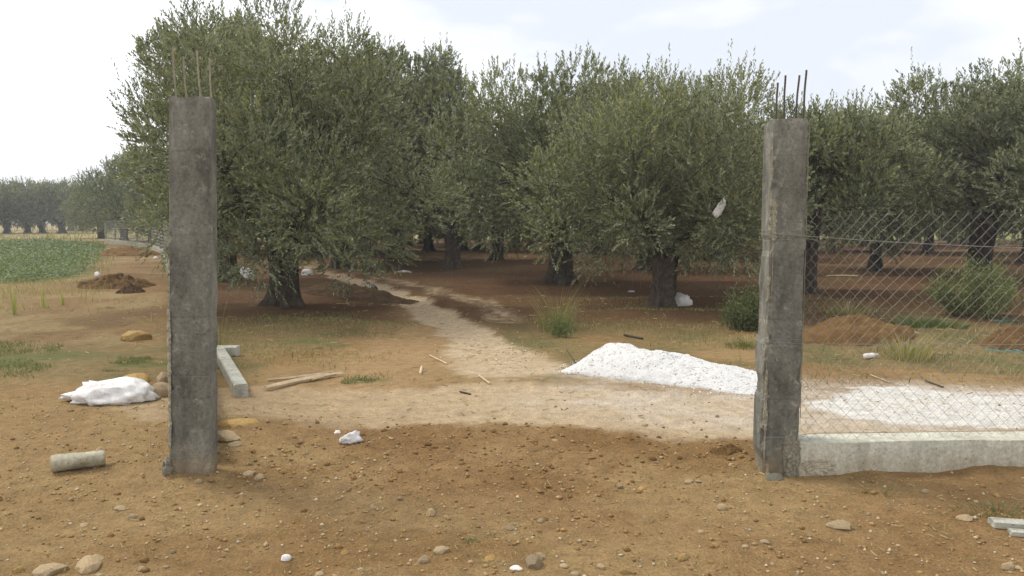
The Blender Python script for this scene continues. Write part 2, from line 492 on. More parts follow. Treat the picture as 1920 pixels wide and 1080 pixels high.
# litter-covered dry turf
turf = sstep(6.9, 7.8, fy) * (1 - sstep(12.5, 15, fy)) * sstep(-0.1, 0.12, fbm(fx * 0.8, fy * 0.8, 87) + 0.16 * sstep(0.3, 1.0, np.abs(fx + 0.9) - 0.6))
C = lerp(C, (0.20, 0.155, 0.066), 0.75 * turf)
C = lerp(C, (0.13, 0.125, 0.045), 0.6 * turf * sstep(0.02, 0.16, fbm(fx * 2.3, fy * 2.3, 89)))
C = lerp(C, (0.105, 0.052, 0.024), 0.9 * Z['grove'])  # moist ploughed soil, painted darker to deepen the shade under the trees
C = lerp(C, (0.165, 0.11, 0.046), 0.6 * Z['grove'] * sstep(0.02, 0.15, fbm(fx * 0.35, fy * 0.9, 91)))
gx_f = np.interp(fy, [p[1] for p in FENCE_LINE], [p[0] for p in FENCE_LINE])
C = lerp(C, (0.225, 0.142, 0.064), 0.8 * sstep(0.2, -0.6, fx - gx_f) * sstep(8, 11, fy))
C = lerp(C, (0.21, 0.215, 0.08), sstep(56, 66, fy))                                               # open grass beyond the grove
C = lerp(C, (0.34, 0.27, 0.12), 0.45 * sstep(0.0, 0.15, fbm(fx * 0.12, fy * 0.12, 93)) * sstep(30, 60, fy))
C = lerp(C, (0.15, 0.09, 0.042), 0.7 * sstep(0.02, 0.2, fbm(fx * 0.7, fy * 0.4, 94)) * sstep(0.2, -0.6, fx - gx_f) * sstep(8, 11, fy))
C = lerp(C, (0.33, 0.25, 0.12), 0.7 * sstep(0.04, 0.2, fbm(fx * 0.9, fy * 0.5, 96)) * sstep(0.2, -0.6, fx - gx_f) * sstep(8, 11, fy))
straw = sstep(-0.5, 1.2, (gx_f - 2.4) - fx) * sstep(9.5, 12, fy)
C = lerp(C, (0.29, 0.215, 0.098), 0.7 * straw)
C = lerp(C, (0.075, 0.115, 0.035), 0.9 * Z['crop'])
worn = poly_soft(fx + 0.5 * fbm(fx * 2, fy * 2, 111), fy + 0.6 * fbm(fx * 2, fy * 2, 113), [flat(600, 735), flat(1000, 720), flat(900, 620), flat(800, 572), flat(735, 552), flat(770, 600), flat(720, 650)], 0.35)
C = lerp(C, (0.345, 0.225, 0.108), 0.8 * worn)
C = lerp(C, (0.37, 0.245, 0.12), 0.75 * Z['rutb'] * (1 - sstep(9, 14, fy)))
C = lerp(C, (0.50, 0.38, 0.24), sstep(0.1, 0.9, Z['track'] * (1.0 + 0.8 * fbm(fx * 1.2, fy * 2.2, 95)) + 0.7 * fbm(fx * 7, fy * 10, 94, 4, 0.65) * sstep(0.02, 0.3, Z['track'])) * (0.55 + 0.45 * sstep(-2.2, 0.2, fx)))
C = lerp(C, (0.52, 0.40, 0.26), sstep(0.08, 0.9, Z['rut'] * (1.0 + 0.7 * fbm(fx * 2.2, fy * 2.2, 97)) + 0.9 * fbm(fx * 8, fy * 9, 90, 4, 0.65) * sstep(0.02, 0.35, Z['rut'])) * (1 - 0.5 * sstep(14, 26, fy)))
dust = poly_soft(fx + 0.6 * fbm(fx * 1.6, fy * 1.6, 121), fy + 0.5 * fbm(fx * 1.6, fy * 1.6, 123), [flat(1000, 760), flat(1080, 700), flat(1300, 690), flat(1520, 712), flat(2300, 735), flat(2300, 815), flat(1500, 815), flat(1200, 790)], 0.4)
C = lerp(C, (0.60, 0.52, 0.42), np.clip(dust * (0.55 + 1.2 * fbm(fx * 3, fy * 6, 125)), 0, 0.8))
C = lerp(C, (0.74, 0.71, 0.66), sstep(0.25, 0.75, Z['white'] + 1.1 * fbm(fx * 9, fy * 12, 98, 4, 0.65) * (1.15 - Z['white']) + 0.7 * fbm(fx * 1.5, fy * 3.5, 99) + 0.9 * fbm(fx * 1.3, fy * 9, 92) - 0.05) * sstep(0.0, 0.15, Z['white']))
for u, v, w, d in ((25, 675, 0.95, 0.75), (262, 686, 0.36, 0.25), (690, 708, 0.30, 0.12), (560, 640, 0.5, 0.3)):
    gx, gy = flat(u, v)
    mk = sstep(0.3, 0.9, np.exp(-((fx - gx) / w) ** 2 - ((fy - gy) / d) ** 2) * (1 + 1.6 * fbm(fx * 5, fy * 5, 101))) 
    C = lerp(C, (0.11, 0.135, 0.04), 0.75 * mk)
C = np.clip(C, 0.02, 0.9)
nx, ny = len(xs), len(ys)
ii = np.arange(nx * ny).reshape(ny, nx)
Fg = np.stack([ii[:-1, :-1].ravel(), ii[:-1, 1:].ravel(), ii[1:, 1:].ravel(), ii[1:, :-1].ravel()], 1)
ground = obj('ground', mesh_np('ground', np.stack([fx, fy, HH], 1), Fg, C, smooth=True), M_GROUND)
ground['kind'] = 'structure'
ground['label'] = 'bare ochre soil with pale dirt track and ploughed earth under the trees'

HG = HH.reshape(ny, nx)
def height(x, y):                   # from here on: height of the built ground sheet itself
    x = np.asarray(x, float); y = np.asarray(y, float)
    i = np.clip(np.searchsorted(xs, x) - 1, 0, nx - 2); j = np.clip(np.searchsorted(ys, y) - 1, 0, ny - 2)
    tx = np.clip((x - xs[i]) / (xs[i + 1] - xs[i]), 0, 1); ty = np.clip((y - ys[j]) / (ys[j + 1] - ys[j]), 0, 1)
    return (HG[j, i] * (1 - tx) + HG[j, i + 1] * tx) * (1 - ty) + (HG[j + 1, i] * (1 - tx) + HG[j + 1, i + 1] * tx) * ty

# ------------------------------------------------------------------ scattered bits (stone shapes)
def rock_mesh(name, seed, sub=1, flat_=0.7, rough=0.28):
    import bmesh
    bm = bmesh.new()
    bmesh.ops.create_icosphere(bm, subdivisions=sub, radius=1.0)
    rng = np.random.default_rng(seed)
    cuts = [(Vector(rng.normal(size=3)).normalized(), rng.uniform(0.55, 0.85)) for _ in range(7)]
    for v in bm.verts:
        p = v.co.copy()
        for n, d in cuts:
            k = p.dot(n)
            if k > d: p -= n * (k - d) * 0.9
        p *= 1 + rough * (rng.random() - 0.5) * 0.5
        v.co = Vector((p.x, p.y * 0.8, p.z * flat_))
    me = bpy.data.meshes.new(name); bm.to_mesh(me); bm.free()
    return me

def scatter_bits(name, n, place, size, base_variants, seed, squash=(0.5, 0.9)):
    """many tiny solids joined into one mesh; place(rng,n)->x,y"""
    rng = np.random.default_rng(seed)
    x, y = place(rng, n); n = len(x)
    z = height(x, y)
    s = size(rng, n)
    base = np.array([(1, 0, 0), (0, 1, 0), (-1, 0, 0), (0, -1, 0), (0, 0, 1), (0, 0, -1)], float)
    tri = np.array([(0, 1, 4), (1, 2, 4), (2, 3, 4), (3, 0, 4), (1, 0, 5), (2, 1, 5), (3, 2, 5), (0, 3, 5)])
    P = base[None] * (0.65 + 0.7 * rng.random((n, 6, 1))) + 0.25 * (rng.random((n, 6, 3)) - 0.5)
    a = rng.random(n) * 2 * math.pi
    ca, sa = np.cos(a)[:, None], np.sin(a)[:, None]
    X = P[..., 0] * ca - P[..., 1] * sa; Y = P[..., 0] * sa + P[..., 1] * ca
    Zz = P[..., 2] * rng.uniform(*squash, (n, 1))
    V = np.stack([x[:, None] + X * s[:, None], y[:, None] + Y * s[:, None], z[:, None] + (Zz + 0.25) * s[:, None]], -1)
    F = tri[None] + (np.arange(n) * 6)[:, None, None]
    cb = np.array(base_variants)
    c = cb[rng.integers(0, len(cb), n)] * rng.uniform(0.75, 1.2, (n, 1))
    return mesh_np(name, V.reshape(-1, 3), F.reshape(-1, 3), np.repeat(c, 6, 0))

M_BITS = mat_attr('loose_grit', scale=50, amount=(0.85, 1.15), bstr=0.3, bdist=0.004, scale2=200)
def place_front(rng, n):
    y = 2.2 + rng.random(n) ** 1.3 * 4.6
    x = (rng.random(n) - 0.5) * 2 * (y * 0.75 + 0.4)
    k = fbm(x * 1.3, y * 1.3, 201) + 0.35 * rng.random(n) > 0.06
    zz = zones(x, y); k &= (rng.random(n) > 0.85 * zz['track'])
    return x[k], y[k]
grit = obj('loose_grit', scatter_bits('loose_grit', 13000, place_front, lambda r, n: 0.0035 + 0.0105 * r.random(n) ** 3.0,
     [(0.36, 0.245, 0.12), (0.32, 0.205, 0.09), (0.42, 0.32, 0.185), (0.27, 0.165, 0.07), (0.45, 0.37, 0.25)], 3), M_BITS)
grit['kind'] = 'stuff'; grit['label'] = 'pale grit and pebbles strewn over the foreground soil'; grit['category'] = 'grit'

def place_dug(rng, n):
    y = 3.2 + rng.random(n) * 3.2
    x = (rng.random(n) - 0.5) * 2 * (y * 0.7 + 0.3)
    zz = zones(x, y); k = rng.random(n) < 0.16 + zz['dug']
    k &= rng.random(n) > zz['track'] * 0.95
    return x[k], y[k]
clods = obj('soil_clods', scatter_bits('soil_clods', 8000, place_dug, lambda r, n: 0.004 + 0.017 * r.random(n) ** 5,
     [(0.25, 0.147, 0.057), (0.22, 0.125, 0.048), (0.29, 0.18, 0.075)], 5), M_BITS)
clods['kind'] = 'stuff'; clods['label'] = 'crumbs and clods of freshly dug brown soil across the gateway'; clods['category'] = 'soil clods'

def place_path(rng, n):
    t = rng.random(n) * (len(RUT_A) - 1.01) * 0.7; i = t.astype(int); f = t - i
    pa = np.array(RUT_A); p = pa[i] * (1 - f)[:, None] + pa[i + 1] * f[:, None]
    return p[:, 0] + rng.normal(size=n) * 0.2, p[:, 1] + rng.normal(size=n) * 0.25
pg = obj('path_gravel', scatter_bits('path_gravel', 1300, place_path, lambda r, n: 0.004 + 0.014 * r.random(n) ** 3,
     [(0.52, 0.41, 0.28), (0.6, 0.51, 0.38), (0.46, 0.34, 0.21)], 6), M_BITS)
pg['kind'] = 'stuff'; pg['label'] = 'pale gravel scattered along the path into the grove'; pg['category'] = 'gravel'

def place_white(rng, n):
    x = rng.uniform(1.7, 6.5, n); y = rng.uniform(4.9, 8.0, n)
    zw = zones(x, y)['white']; zw2 = zones(x + 0.2, y - 0.22)['white']; k = rng.random(n) < np.maximum(zw ** 0.5, 0.25 * zw2)
    return x[k], y[k]
wg = obj('white_gravel_spread', scatter_bits('white_gravel_spread', 14000, place_white, lambda r, n: 0.003 + 0.006 * r.random(n) ** 2.5,
     [(0.78, 0.75, 0.70), (0.66, 0.63, 0.58), (0.82, 0.80, 0.76)], 8, (0.3, 0.5)), M_BITS)
wg['kind'] = 'stuff'; wg['label'] = 'white gravel spread flat on the ground behind the low wall'; wg['category'] = 'gravel'

# ------------------------------------------------------------------ olive trees
def unit(v): return v / (np.linalg.norm(v, axis=-1, keepdims=True) + 1e-9)

def make_crown(seed, H, Rr, zb, ncl, nsh, lps, leafL, leafW, lean=(0, 0), shoot=(0.16, 0.36), low=1.0):
    rng = np.random.default_rng(seed)
    zc = zb + (H - zb) * 0.46; hz_ = (H - zb) * 0.5
    nin = int(ncl * 0.32)
    az = np.arange(ncl) * 2.39996 + rng.normal(size=ncl) * 0.35
    zz_ = np.concatenate([rng.uniform(-0.6, 0.7, nin), -0.82 + 1.76 * (np.arange(ncl - nin) + rng.random(ncl - nin)) / (ncl - nin)])
    hr = (1 - np.abs(zz_) ** 2.6) ** 0.5
    rad = 0.60 + 0.34 * rng.random(ncl)
    rad[:nin] = 0.15 + 0.35 * rng.random(nin)
    d = np.stack([np.cos(az) * hr, np.sin(az) * hr, zz_], 1)
    c = np.stack([d[:, 0] * Rr * rad, d[:, 1] * Rr * rad, zc + zz_ * hz_ * 0.86], 1)
    lump = 1 + 0.35 * fbm(np.arctan2(d[:, 1], d[:, 0]) * 1.3 + 9, d[:, 2] * 2, seed, 2)
    c[:, :2] *= lump[:, None]
    c[:, 0] += lean[0]; c[:, 1] += lean[1]
    rc = Rr * rng.uniform(0.15, 0.27, ncl)
    rc[:nin] *= 1.3
    zmax = zc + hz_ * 1.0
    w = rc ** 2; idx = rng.choice(ncl, nsh, p=w / w.sum())
    sd = unit(rng.normal(size=(nsh, 3)))
    rr = rng.random(nsh) ** 0.30
    p = c[idx] + sd * (rc[idx] * rr)[:, None] * np.array([1, 1, 0.85])
    axis = p - np.array([lean[0], lean[1], zc]); 
    outd = unit(axis)
    up = 0.85 * sstep(-0.9, 0.2, (p[:, 2] - zc) / hz_) + 0.2
    dirv = unit(0.75 * sd + 0.18 * outd + up[:, None] * np.array([0, 0, 1.0]) + 0.28 * rng.normal(size=(nsh, 3)))
    L = rng.uniform(shoot[0], shoot[1], nsh)
    top = (p[:, 2] > zc + 0.35 * hz_) & (rng.random(nsh) < 0.13)
    L[top] *= 2.0
    dirv[top] = unit(dirv[top] * 0.6 + np.array([0, 0, 1.0]))
    keep = p[:, 2] > zb + 0.25 * rng.random(nsh)
    p, dirv, L, idx = p[keep], dirv[keep], L[keep], idx[keep]
    ns = len(p)
    tint = rng.random(ncl); bright = rng.uniform(0.72, 1.34, ncl)
    # leaves
    k = np.tile(np.arange(lps), ns); s = np.repeat(np.arange(ns), lps); n = len(k)
    t = (k + 0.5 + 0.5 * rng.random(n)) / lps
    D = dirv[s]
    ref = unit(rng.normal(size=(ns, 3)))[s]
    A = unit(np.cross(D, ref)); B = np.cross(D, A)
    ph = (k % 2) * math.pi + (k // 2) * (math.pi / 2) + rng.normal(size=n) * 0.3
    side = np.cos(ph)[:, None] * A + np.sin(ph)[:, None] * B
    sag = (t ** 2 * L[s] * 0.12)[:, None] * np.array([0, 0, -1.0])
    base = p[s] + D * (t * L[s])[:, None] + sag
    ang = rng.uniform(0.45, 1.0, n) * (1 - 0.5 * t)
    ld = unit(np.cos(ang)[:, None] * D + np.sin(ang)[:, None] * side)
    wd = unit(np.cross(ld, D) + 0.5 * rng.normal(size=(n, 3)))
    wd = unit(wd - ld * np.sum(wd * ld, 1, keepdims=True))
    nr = np.cross(wd, ld)
    flip = np.where(nr[:, 2:3] * 1.0 + 0.6 * rng.normal(size=(n, 1)) < 0, -1.0, 1.0)
    wd = wd * flip
    ll = (leafL * rng.uniform(0.7, 1.25, n) * (1 - 0.35 * t))[:, None]; lw = (leafW * rng.uniform(0.8, 1.2, n))[:, None]
    V = np.stack([base, base + ld * ll * 0.45 - wd * lw * 0.5, base + ld * ll, base + ld * ll * 0.45 + wd * lw * 0.5], 1)
    F = (np.arange(n) * 4)[:, None] + np.arange(4)[None]
    g0 = np.array([0.098, 0.113, 0.047]); g1 = np.array([0.190, 0.192, 0.078]); g2 = np.array([0.205, 0.222, 0.135])
    ti = tint[idx][s]
    cc = (g0[None] * (1 - ti)[:, None] + g1[None] * ti[:, None]) * bright[idx][s][:, None]
    m2 = (rng.random(ns)[s] < 0.3)[:, None]
    cc = np.where(m2, g2[None], cc) * rng.uniform(0.7, 1.35, (n, 1))
    lit_young_tip = sstep(0.45, 1.0, t)[:, None] * (rng.random(ns) < 0.7)[s][:, None]      # lit shoot ends painted in, over the paler tone of younger leaves
    cc = cc * (0.86 + 0.62 * lit_young_tip) + np.array([[0.03, 0.03, 0.004]]) * lit_young_tip
    pale_leaf = (rng.random(n) < 0.05)[:, None]  # a few random leaves take a paler grey-green
    cc = np.where(pale_leaf, np.array([[0.26, 0.27, 0.20]]), cc)
    me = mesh_np('crown', V.reshape(-1, 3), F, np.repeat(cc, 4, 0))
    return me, c, rc

def make_trunk(seed, hfork, r0, clumps, lean, detail=True):
    rng = np.random.default_rng(seed + 500)
    nr, ns = (16, 26) if detail else (8, 12)
    V = []; F = []
    twist = rng.uniform(-0.8, 0.8); k1 = rng.integers(3, 6); p1, p2 = rng.random(2) * 6
    bend = rng.uniform(-0.12, 0.12, 2)
    for i in range(nr):
        t = i / (nr - 1); z = -0.12 + t * (hfork + 0.12)
        flare = 1 + 0.50 * math.exp(-max(z, 0) / 0.13) + 0.2 * t ** 3
        for j in range(ns):
            a = 2 * math.pi * j / ns
            rdg = 0.21 * math.sin(k1 * a + p1 + twist * t * 3) + 0.11 * math.sin((k1 * 2 + 1) * a + p2 - twist * 4 * t)
            rdg *= 1 + 1.2 * math.exp(-max(z, 0) / 0.2)
            r = r0 * flare * (1 + rdg) * (1 + 0.10 * float(fbm(a * 1.5 + 3, z * 3.0, seed)))
            V.append((r * math.cos(a) + bend[0] * t, r * math.sin(a) + bend[1] * t, z))
    for i in range(nr - 1):
        for j in range(ns):
            F.append((i * ns + j, i * ns + (j + 1) % ns, (i + 1) * ns + (j + 1) % ns, (i + 1) * ns + j))
    F.append(tuple((nr - 1) * ns + j for j in range(ns)))
    trunk = mesh_py('trunk', V, F, smooth=True)
    mb = MB()
    nl = rng.integers(3, 5)
    top = np.array([bend[0], bend[1], hfork - 0.1])
    ends = []
    for i in range(nl):
        a = 2 * math.pi * (i + rng.uniform(-0.25, 0.25)) / nl
        reach = rng.uniform(0.7, 1.15)
        e = top + np.array([math.cos(a) * reach + lean[0] * 0.5, math.sin(a) * reach + lean[1] * 0.5, rng.uniform(1.0, 1.5)])
        m = (top + e) / 2 + np.array([math.cos(a) * 0.18, math.sin(a) * 0.18, -0.15])
        pts = [top + (np.array([math.cos(a), math.sin(a), 0]) * r0 * 0.35)]
        for t in np.linspace(0.15, 1, 6):
            pts.append((1 - t) ** 2 * top + 2 * t * (1 - t) * m + t * t * e + rng.normal(size=3) * 0.03)
        mb.tube(pts, np.linspace(r0 * 0.62, r0 * 0.2, len(pts)), 8 if detail else 5, 0.3, rng)
        ends.append(np.array(pts[-1])); ends.append(np.array(pts[-3]))
    for c in clumps:
        e0 = min(ends, key=lambda q: np.linalg.norm(q - c))
        mid = (e0 + c) / 2 + rng.normal(size=3) * 0.12
        mb.tube([e0, e0 * 0.5 + mid * 0.5 + rng.normal(size=3) * 0.03, mid, c], [r0 * 0.15, r0 * 0.10, r0 * 0.06, 0.006], 5 if detail else 4, 0.2, rng, caps=False)
    return trunk, mb.mesh('branches', smooth=True)

VARIANTS = {}
def variant(key, seed, H, Rr, zb, ncl, nsh, lps, leafL, leafW, lean, hfork, r0, detail, shoot=(0.16, 0.36)):
    crown, c, rc = make_crown(seed, H, Rr, zb, ncl, nsh, lps, leafL, leafW, lean, shoot)
    trunk, br = make_trunk(seed, hfork, r0, c, lean, detail)
    trunk.materials.append(M_BARK); br.materials.append(M_BARK); crown.materials.append(M_LEAF)
    VARIANTS[key] = (trunk, br, crown)

# near trees, one mesh each
variant('A', 11, 5.1, 2.5, 0.2, 66, 10500, 14, 0.078, 0.0215, (0.0, 0.0), 1.1, 0.20, True)
variant('B', 12, 6.9, 2.05, 1.1, 54, 6400, 14, 0.12, 0.034, (0, 0), 1.7, 0.22, True)
variant('C', 13, 6.9, 2.3, 0.8, 56, 5800, 14, 0.125, 0.036, (-1.2, 0), 1.4, 0.19, True)
variant('D', 14, 5.1, 2.95, 0.65, 66, 7600, 14, 0.105, 0.029, (-0.1, 0), 1.2, 0.22, True)
variant('E', 15, 4.1, 2.45, 0.5, 62, 9400, 14, 0.078, 0.0215, (0.2, 0.1), 0.9, 0.17, True)
variant('F', 16, 3.7, 1.85, 1.1, 40, 4600, 14, 0.10, 0.028, (0.2, 0), 1.4, 0.13, True)
variant('G', 17, 5.25, 2.9, 1.1, 66, 7400, 14, 0.11, 0.030, (0, 0), 1.5, 0.22, True)
# middle distance
variant('M1', 21, 5.4, 3.1, 0.75, 54, 4200, 12, 0.175, 0.048, (0.2, 0), 1.3, 0.20, True, (0.25, 0.5))
variant('M2', 22, 5.8, 3.0, 0.8, 54, 4200, 12, 0.175, 0.048, (-0.2, 0), 1.4, 0.18, True, (0.25, 0.5))
variant('M3', 23, 5.0, 3.2, 0.7, 54, 4200, 12, 0.175, 0.048, (0, 0), 1.2, 0.22, True, (0.25, 0.5))
# far
variant('X1', 31, 5.6, 3.4, 0.8, 44, 2100, 9, 0.28, 0.09, (0, 0), 1.1, 0.28, False, (0.4, 0.7))
variant('X2', 32, 5.2, 3.6, 0.8, 44, 2100, 9, 0.28, 0.09, (0, 0), 1.1, 0.30, False, (0.4, 0.7))

def tree(key, u, v, label, group, rz=None, s=1.0, pos=None):
    if pos is None: p = G(u, v)
    else: p = Vector((pos[0], pos[1], hz(*pos)))
    t = thing('olive_tree', label, 'tree', p, 0 if rz is None else rz, group)
    kx = 1 + 0.12 * math.sin(u * 3.1 + v * 1.7 + p.x * 5) if key[0] in 'MX' else 1.0
    t.scale = (s * kx, s / kx, s * (2 - kx) ** 0.5)
    tr, br, cr = VARIANTS[key]
    obj('trunk', tr, None, t); obj('branches', br, None, t); obj('crown', cr, None, t)
    return t

FRONT = 'front olive trees along the edge of the grove'
tree('A', 533, 572, 'large front olive tree with flared roots just right of the left pillar', FRONT)
tree('B', 424, 522, 'tall olive tree whose crown rises behind the left concrete pillar', FRONT)
tree('C', 850, 507, 'tall olive with double dark trunk at the centre of the grove', FRONT)
tree('D', 1048, 530, 'thick-trunked olive tree behind the tall weed, right of the path', FRONT)
tree('E', 1242, 572, 'front olive tree with a plastic bag caught in it', FRONT)
tree('F', 1512, 545, 'slender dark-trunked olive tree just right of the right pillar', FRONT)
tree('G', 1835, 522, 'big dark olive tree behind the chain-link fence at right edge', FRONT)
tree('D', 2120, 545, 'olive tree past the right edge, only its left branches showing', FRONT, 2.1)
MID = 'olive trees deeper in the grove'
for key, u, v, lab, rz, s in [
    ('M2', 640, 503, 'tall olive rising behind the right side of the large front tree', 2.4, 1.14),
    ('M1', 683, 478, 'dark-trunked olive left of the path bend, behind the front tree', 0.4, 1.0),
    ('M3', 742, 491, 'leaning-trunk olive beside the white litter on the ploughed soil', 1.7, 1.0),
    ('M2', 805, 471, 'smaller distant olive trunk between two nearer trunks at centre left', 2.9, 1.0),
    ('M1', 900, 470, 'slim olive right of the tall double-trunked tree', 4.0, 0.95),
    ('M3', 968, 464, 'distant olive with narrow trunk left of the thick-trunked tree', 5.1, 0.95),
    ('M2', 1208, 505, 'olive directly behind the front tree holding the plastic bag', 0.9, 0.92),
    ('M2', 930, 488, 'olive filling the gap between the central tree and thick-trunked tree', 0.5, 1.0),
    ('M1', 1128, 478, 'olive between the thick-trunked tree and the front right tree', 3.3, 0.9),
    ('M3', 1340, 485, 'olive hidden low behind the front right tree, left of the pillar', 2.2, 0.95),
    ('M1', 1640, 506, 'black-trunked olive seen through the left part of the wire mesh', 5.6, 0.84),
    ('M2', 1740, 476, 'olive behind the fence between the two dark trunks', 1.1, 0.95),
    ('M3', 1935, 492, 'olive at the right edge beyond the tall green weeds', 0.2, 1.25),
    ('M2', 1560, 472, 'small distant olive beyond the slender tree right of the pillar', 4.4, 0.8),
    ('M3', 590, 476, 'olive behind the large front tree, mostly hidden', 3.7, 1.15),
    ('M1', 470, 478, 'olive behind the white bag at the left of the grove', 1.3, 1.05),
]:
    tree(key, u, v, lab, MID, rz, s)
BACK = 'back rows of the olive grove'
rb = random.Random(5)
for ry in (37, 44, 51, 58):
    x = -18 + (ry % 3) * 2.5
    while x < 46:
        if -0.45 * ry + 3 < x < 0.75 * ry:
            tree(rb.choice(['M1', 'M2', 'M3']), 0, 0, 'small olive tree in the farthest shaded rows of the grove', BACK, rb.random() * 6, rb.uniform(0.85, 1.05), (x + rb.uniform(-1, 1), ry + rb.uniform(-1.5, 1.5)))
        x += 6.6
LEFT = 'olive trees beyond the left fence'
for key, u, v, lab, rz, s in [
    ('M1', 232, 452, 'grey-green olive behind the far end of the left fence', 0.6, 0.98),
    ('M2', 285, 459, 'olive behind the left fence, next to the pillar', 2.1, 0.95),
    ('M3', 190, 447, 'low olive at the far left fence corner', 3.1, 0.85),
    ('M3', 338, 466, 'olive right behind the left pillar beyond the fence', 4.4, 0.95)]:
    tree(key, u, v, lab, LEFT, rz, s)
FAR = 'hazy far olive trees beyond the green field'
for key, u, v, lab, rz, s in [
    ('X1', -75, 440, 'hazy far olive cut by the left edge of the picture', 0.3, 1.0),
    ('X2', 12, 438, 'hazy far olive with wide trunk nearest the left edge', 1.3, 0.98),
    ('X1', 52, 437.5, 'hazy far olive, tallest rounded crown of the distant row', 2.6, 1.08),
    ('X2', 80, 437, 'hazy far olive with narrow trunk in the middle of the distant row', 4.1, 0.95),
    ('X1', 116, 437.5, 'hazy far olive with splayed trunk at the right end of the distant row', 5.3, 0.95),
    ('X2', 152, 433.5, 'faint small far olive behind the distant row, near the fence', 0.9, 0.9)]:
    tree(key, u, v, lab, FAR, rz, s)
for k in range(16):
    tree('X1' if k % 2 else 'X2', 0, 0, 'indistinct far tree of the belt closing the view behind the grove', 'far tree belt behind the grove', k * 1.7, rb.uniform(1.0, 1.25), (-62 + k * 11.5 + rb.uniform(-2, 2), 118 + rb.uniform(-6, 6)))

# ------------------------------------------------------------------ gate pillars
def pillar_mesh(name, w, d, h, seed, rough=0.004, notches=(), lean=(0, 0)):
    nl = 72; per = 7
    ring = []
    for sidx in range(4):
        for k in range(per):
            t = k / per
            ring.append([(-1 + 2 * t, -1), (1, -1 + 2 * t), (1 - 2 * t, 1), (-1, 1 - 2 * t)][sidx])
    ring = np.array(ring)
    V = []; n = len(ring)
    for i in range(nl + 1):
        t = i / nl; z = -0.10 + t * (h + 0.10)
        for (a, b) in ring:
            ax, by = a, b
            m = max(abs(a), abs(b)); corner = abs(a) > 0.95 and abs(b) > 0.95
            cf = 0.94 + 0.06 * float(fbm(z * 9 + a * 3, b * 5 + seed, seed, 2)) * 2 - 0.10 * float(sstep(0.62, 0.8, vnoise(z * 14 + a * 9, b * 7, seed + 2))) if corner else 1.0
            x = ax * w / 2 * cf; y = by * d / 2 * cf
            r = rough * 2 * float(fbm(z * 6 + a * 1.3, a * 2.2 + b * 3.1 + seed, seed + 3, 3)) + 0.0035 * (float(vnoise(math.floor(z / 0.47) * 3.7, seed, 9)) - 0.5)
            x += r * (1 if a > 0 else -1) * (abs(a) >= abs(b)); y += r * (1 if b > 0 else -1) * (abs(b) >= abs(a))
            if i == nl: z2 = z + 0.012 * float(fbm(a * 3, b * 3, seed)) * 2; x *= 0.96; y *= 0.96
            else: z2 = z
            for (za, zb, amt) in notches:          # bulges of spilled concrete on the left face
                if a < -0.9 and za < z < zb: x -= amt * min(1, (z - za) / 0.02, (zb - z) / 0.02) if (zb - z) > 0 else 0
            V.append((x + lean[0] * z, y + lean[1] * z, z2))
    F = []
    for i in range(nl):
        for j in range(n):
            F.append((i * n + j, i * n + (j + 1) % n, (i + 1) * n + (j + 1) % n, (i + 1) * n + j))
    F.append(tuple(nl * n + j for j in range(n)))
    return mesh_py(name, V, F)

def strip_mesh(name, x, y, z0, z1, w, seed, n=90, ax=(1, 0), lean=(0, 0), thick=0.008):
    """rough vertical mortar seam on a pillar corner"""
    V = []; F = []
    for i in range(n + 1):
        z = z0 + (z1 - z0) * i / n
        ww = w * (0.35 + 1.3 * (0.6 * vnoise(z * 26, seed, seed) + 0.6 * vnoise(z * 90, seed, seed + 4))) * (0.25 + sstep(0, 0.1, i / n) * sstep(1, 0.9, i / n)) * (0.12 + 0.88 * float(sstep(0.3, 0.5, vnoise(z * 9, 2.2, seed + 8))))
        th = thick * (0.4 + 1.4 * float(vnoise(z * 40, 3.3, seed + 2)))
        of = 0.006 * float(fbm(z * 7, 1.1, seed + 5))
        cx, cy = x + lean[0] * z + of, y + lean[1] * z
        px, py = ax; qx, qy = py, -px
        V += [(cx - px * ww, cy - py * ww, z), (cx - px * ww * 0.5 + qx * th, cy - py * ww * 0.5 + qy * th, z),
              (cx + px * ww * 0.5 + qx * th * 0.9, cy + py * ww * 0.5 + qy * th * 0.9, z), (cx + px * ww, cy + py * ww, z)]
    for i in range(n):
        for j in range(3):
            F.append((i * 4 + j, i * 4 + j + 1, (i + 1) * 4 + j + 1, (i + 1) * 4 + j))
    return mesh_py(name, V, F)

M_REBAR_L = mat_plain('pale_rebar', (0.27, 0.24, 0.17), 0.8, 0.0)  # paler rebar tone, used on the left pillar
def rebar(parent, p0, p1, r=0.0058, mat=None):
    mb = MB(); n = 36
    P0, P1 = np.array(p0), np.array(p1)
    pts = [P0 + (P1 - P0) * i / n + np.array([0.0012 * math.sin(i * 0.21), 0.001 * math.sin(i * 0.33), 0]) for i in range(n + 1)]
    rad = [r * (1.08 if i % 2 else 0.96) for i in range(n + 1)]
    mb.tube(pts, rad, 6)
    return obj('rebar', mb.mesh('rebar'), mat or M_REBAR, parent)

def tie_wire(parent, w, d, z, slope=0.0, lean=(0, 0), r=0.0008):
    mb = MB(); e = 0.004
    cs = [(-w / 2 - e, -d / 2 - e), (w / 2 + e, -d / 2 - e), (w / 2 + e, d / 2 + e), (-w / 2 - e, d / 2 + e), (-w / 2 - e, -d / 2 - e)]
    pts = []
    for (x0, y0), (x1, y1) in zip(cs[:-1], cs[1:]):
        for t in (0, 0.33, 0.66):
            pts.append((x0 + (x1 - x0) * t + lean[0] * z, y0 + (y1 - y0) * t + lean[1] * z, z + slope * (x0 + (x1 - x0) * t)))
    pts.append(pts[0])
    mb.tube(pts, r, 4, caps=False)
    return obj('tie_wire', mb.mesh('tie_wire'), M_WIRE, parent)

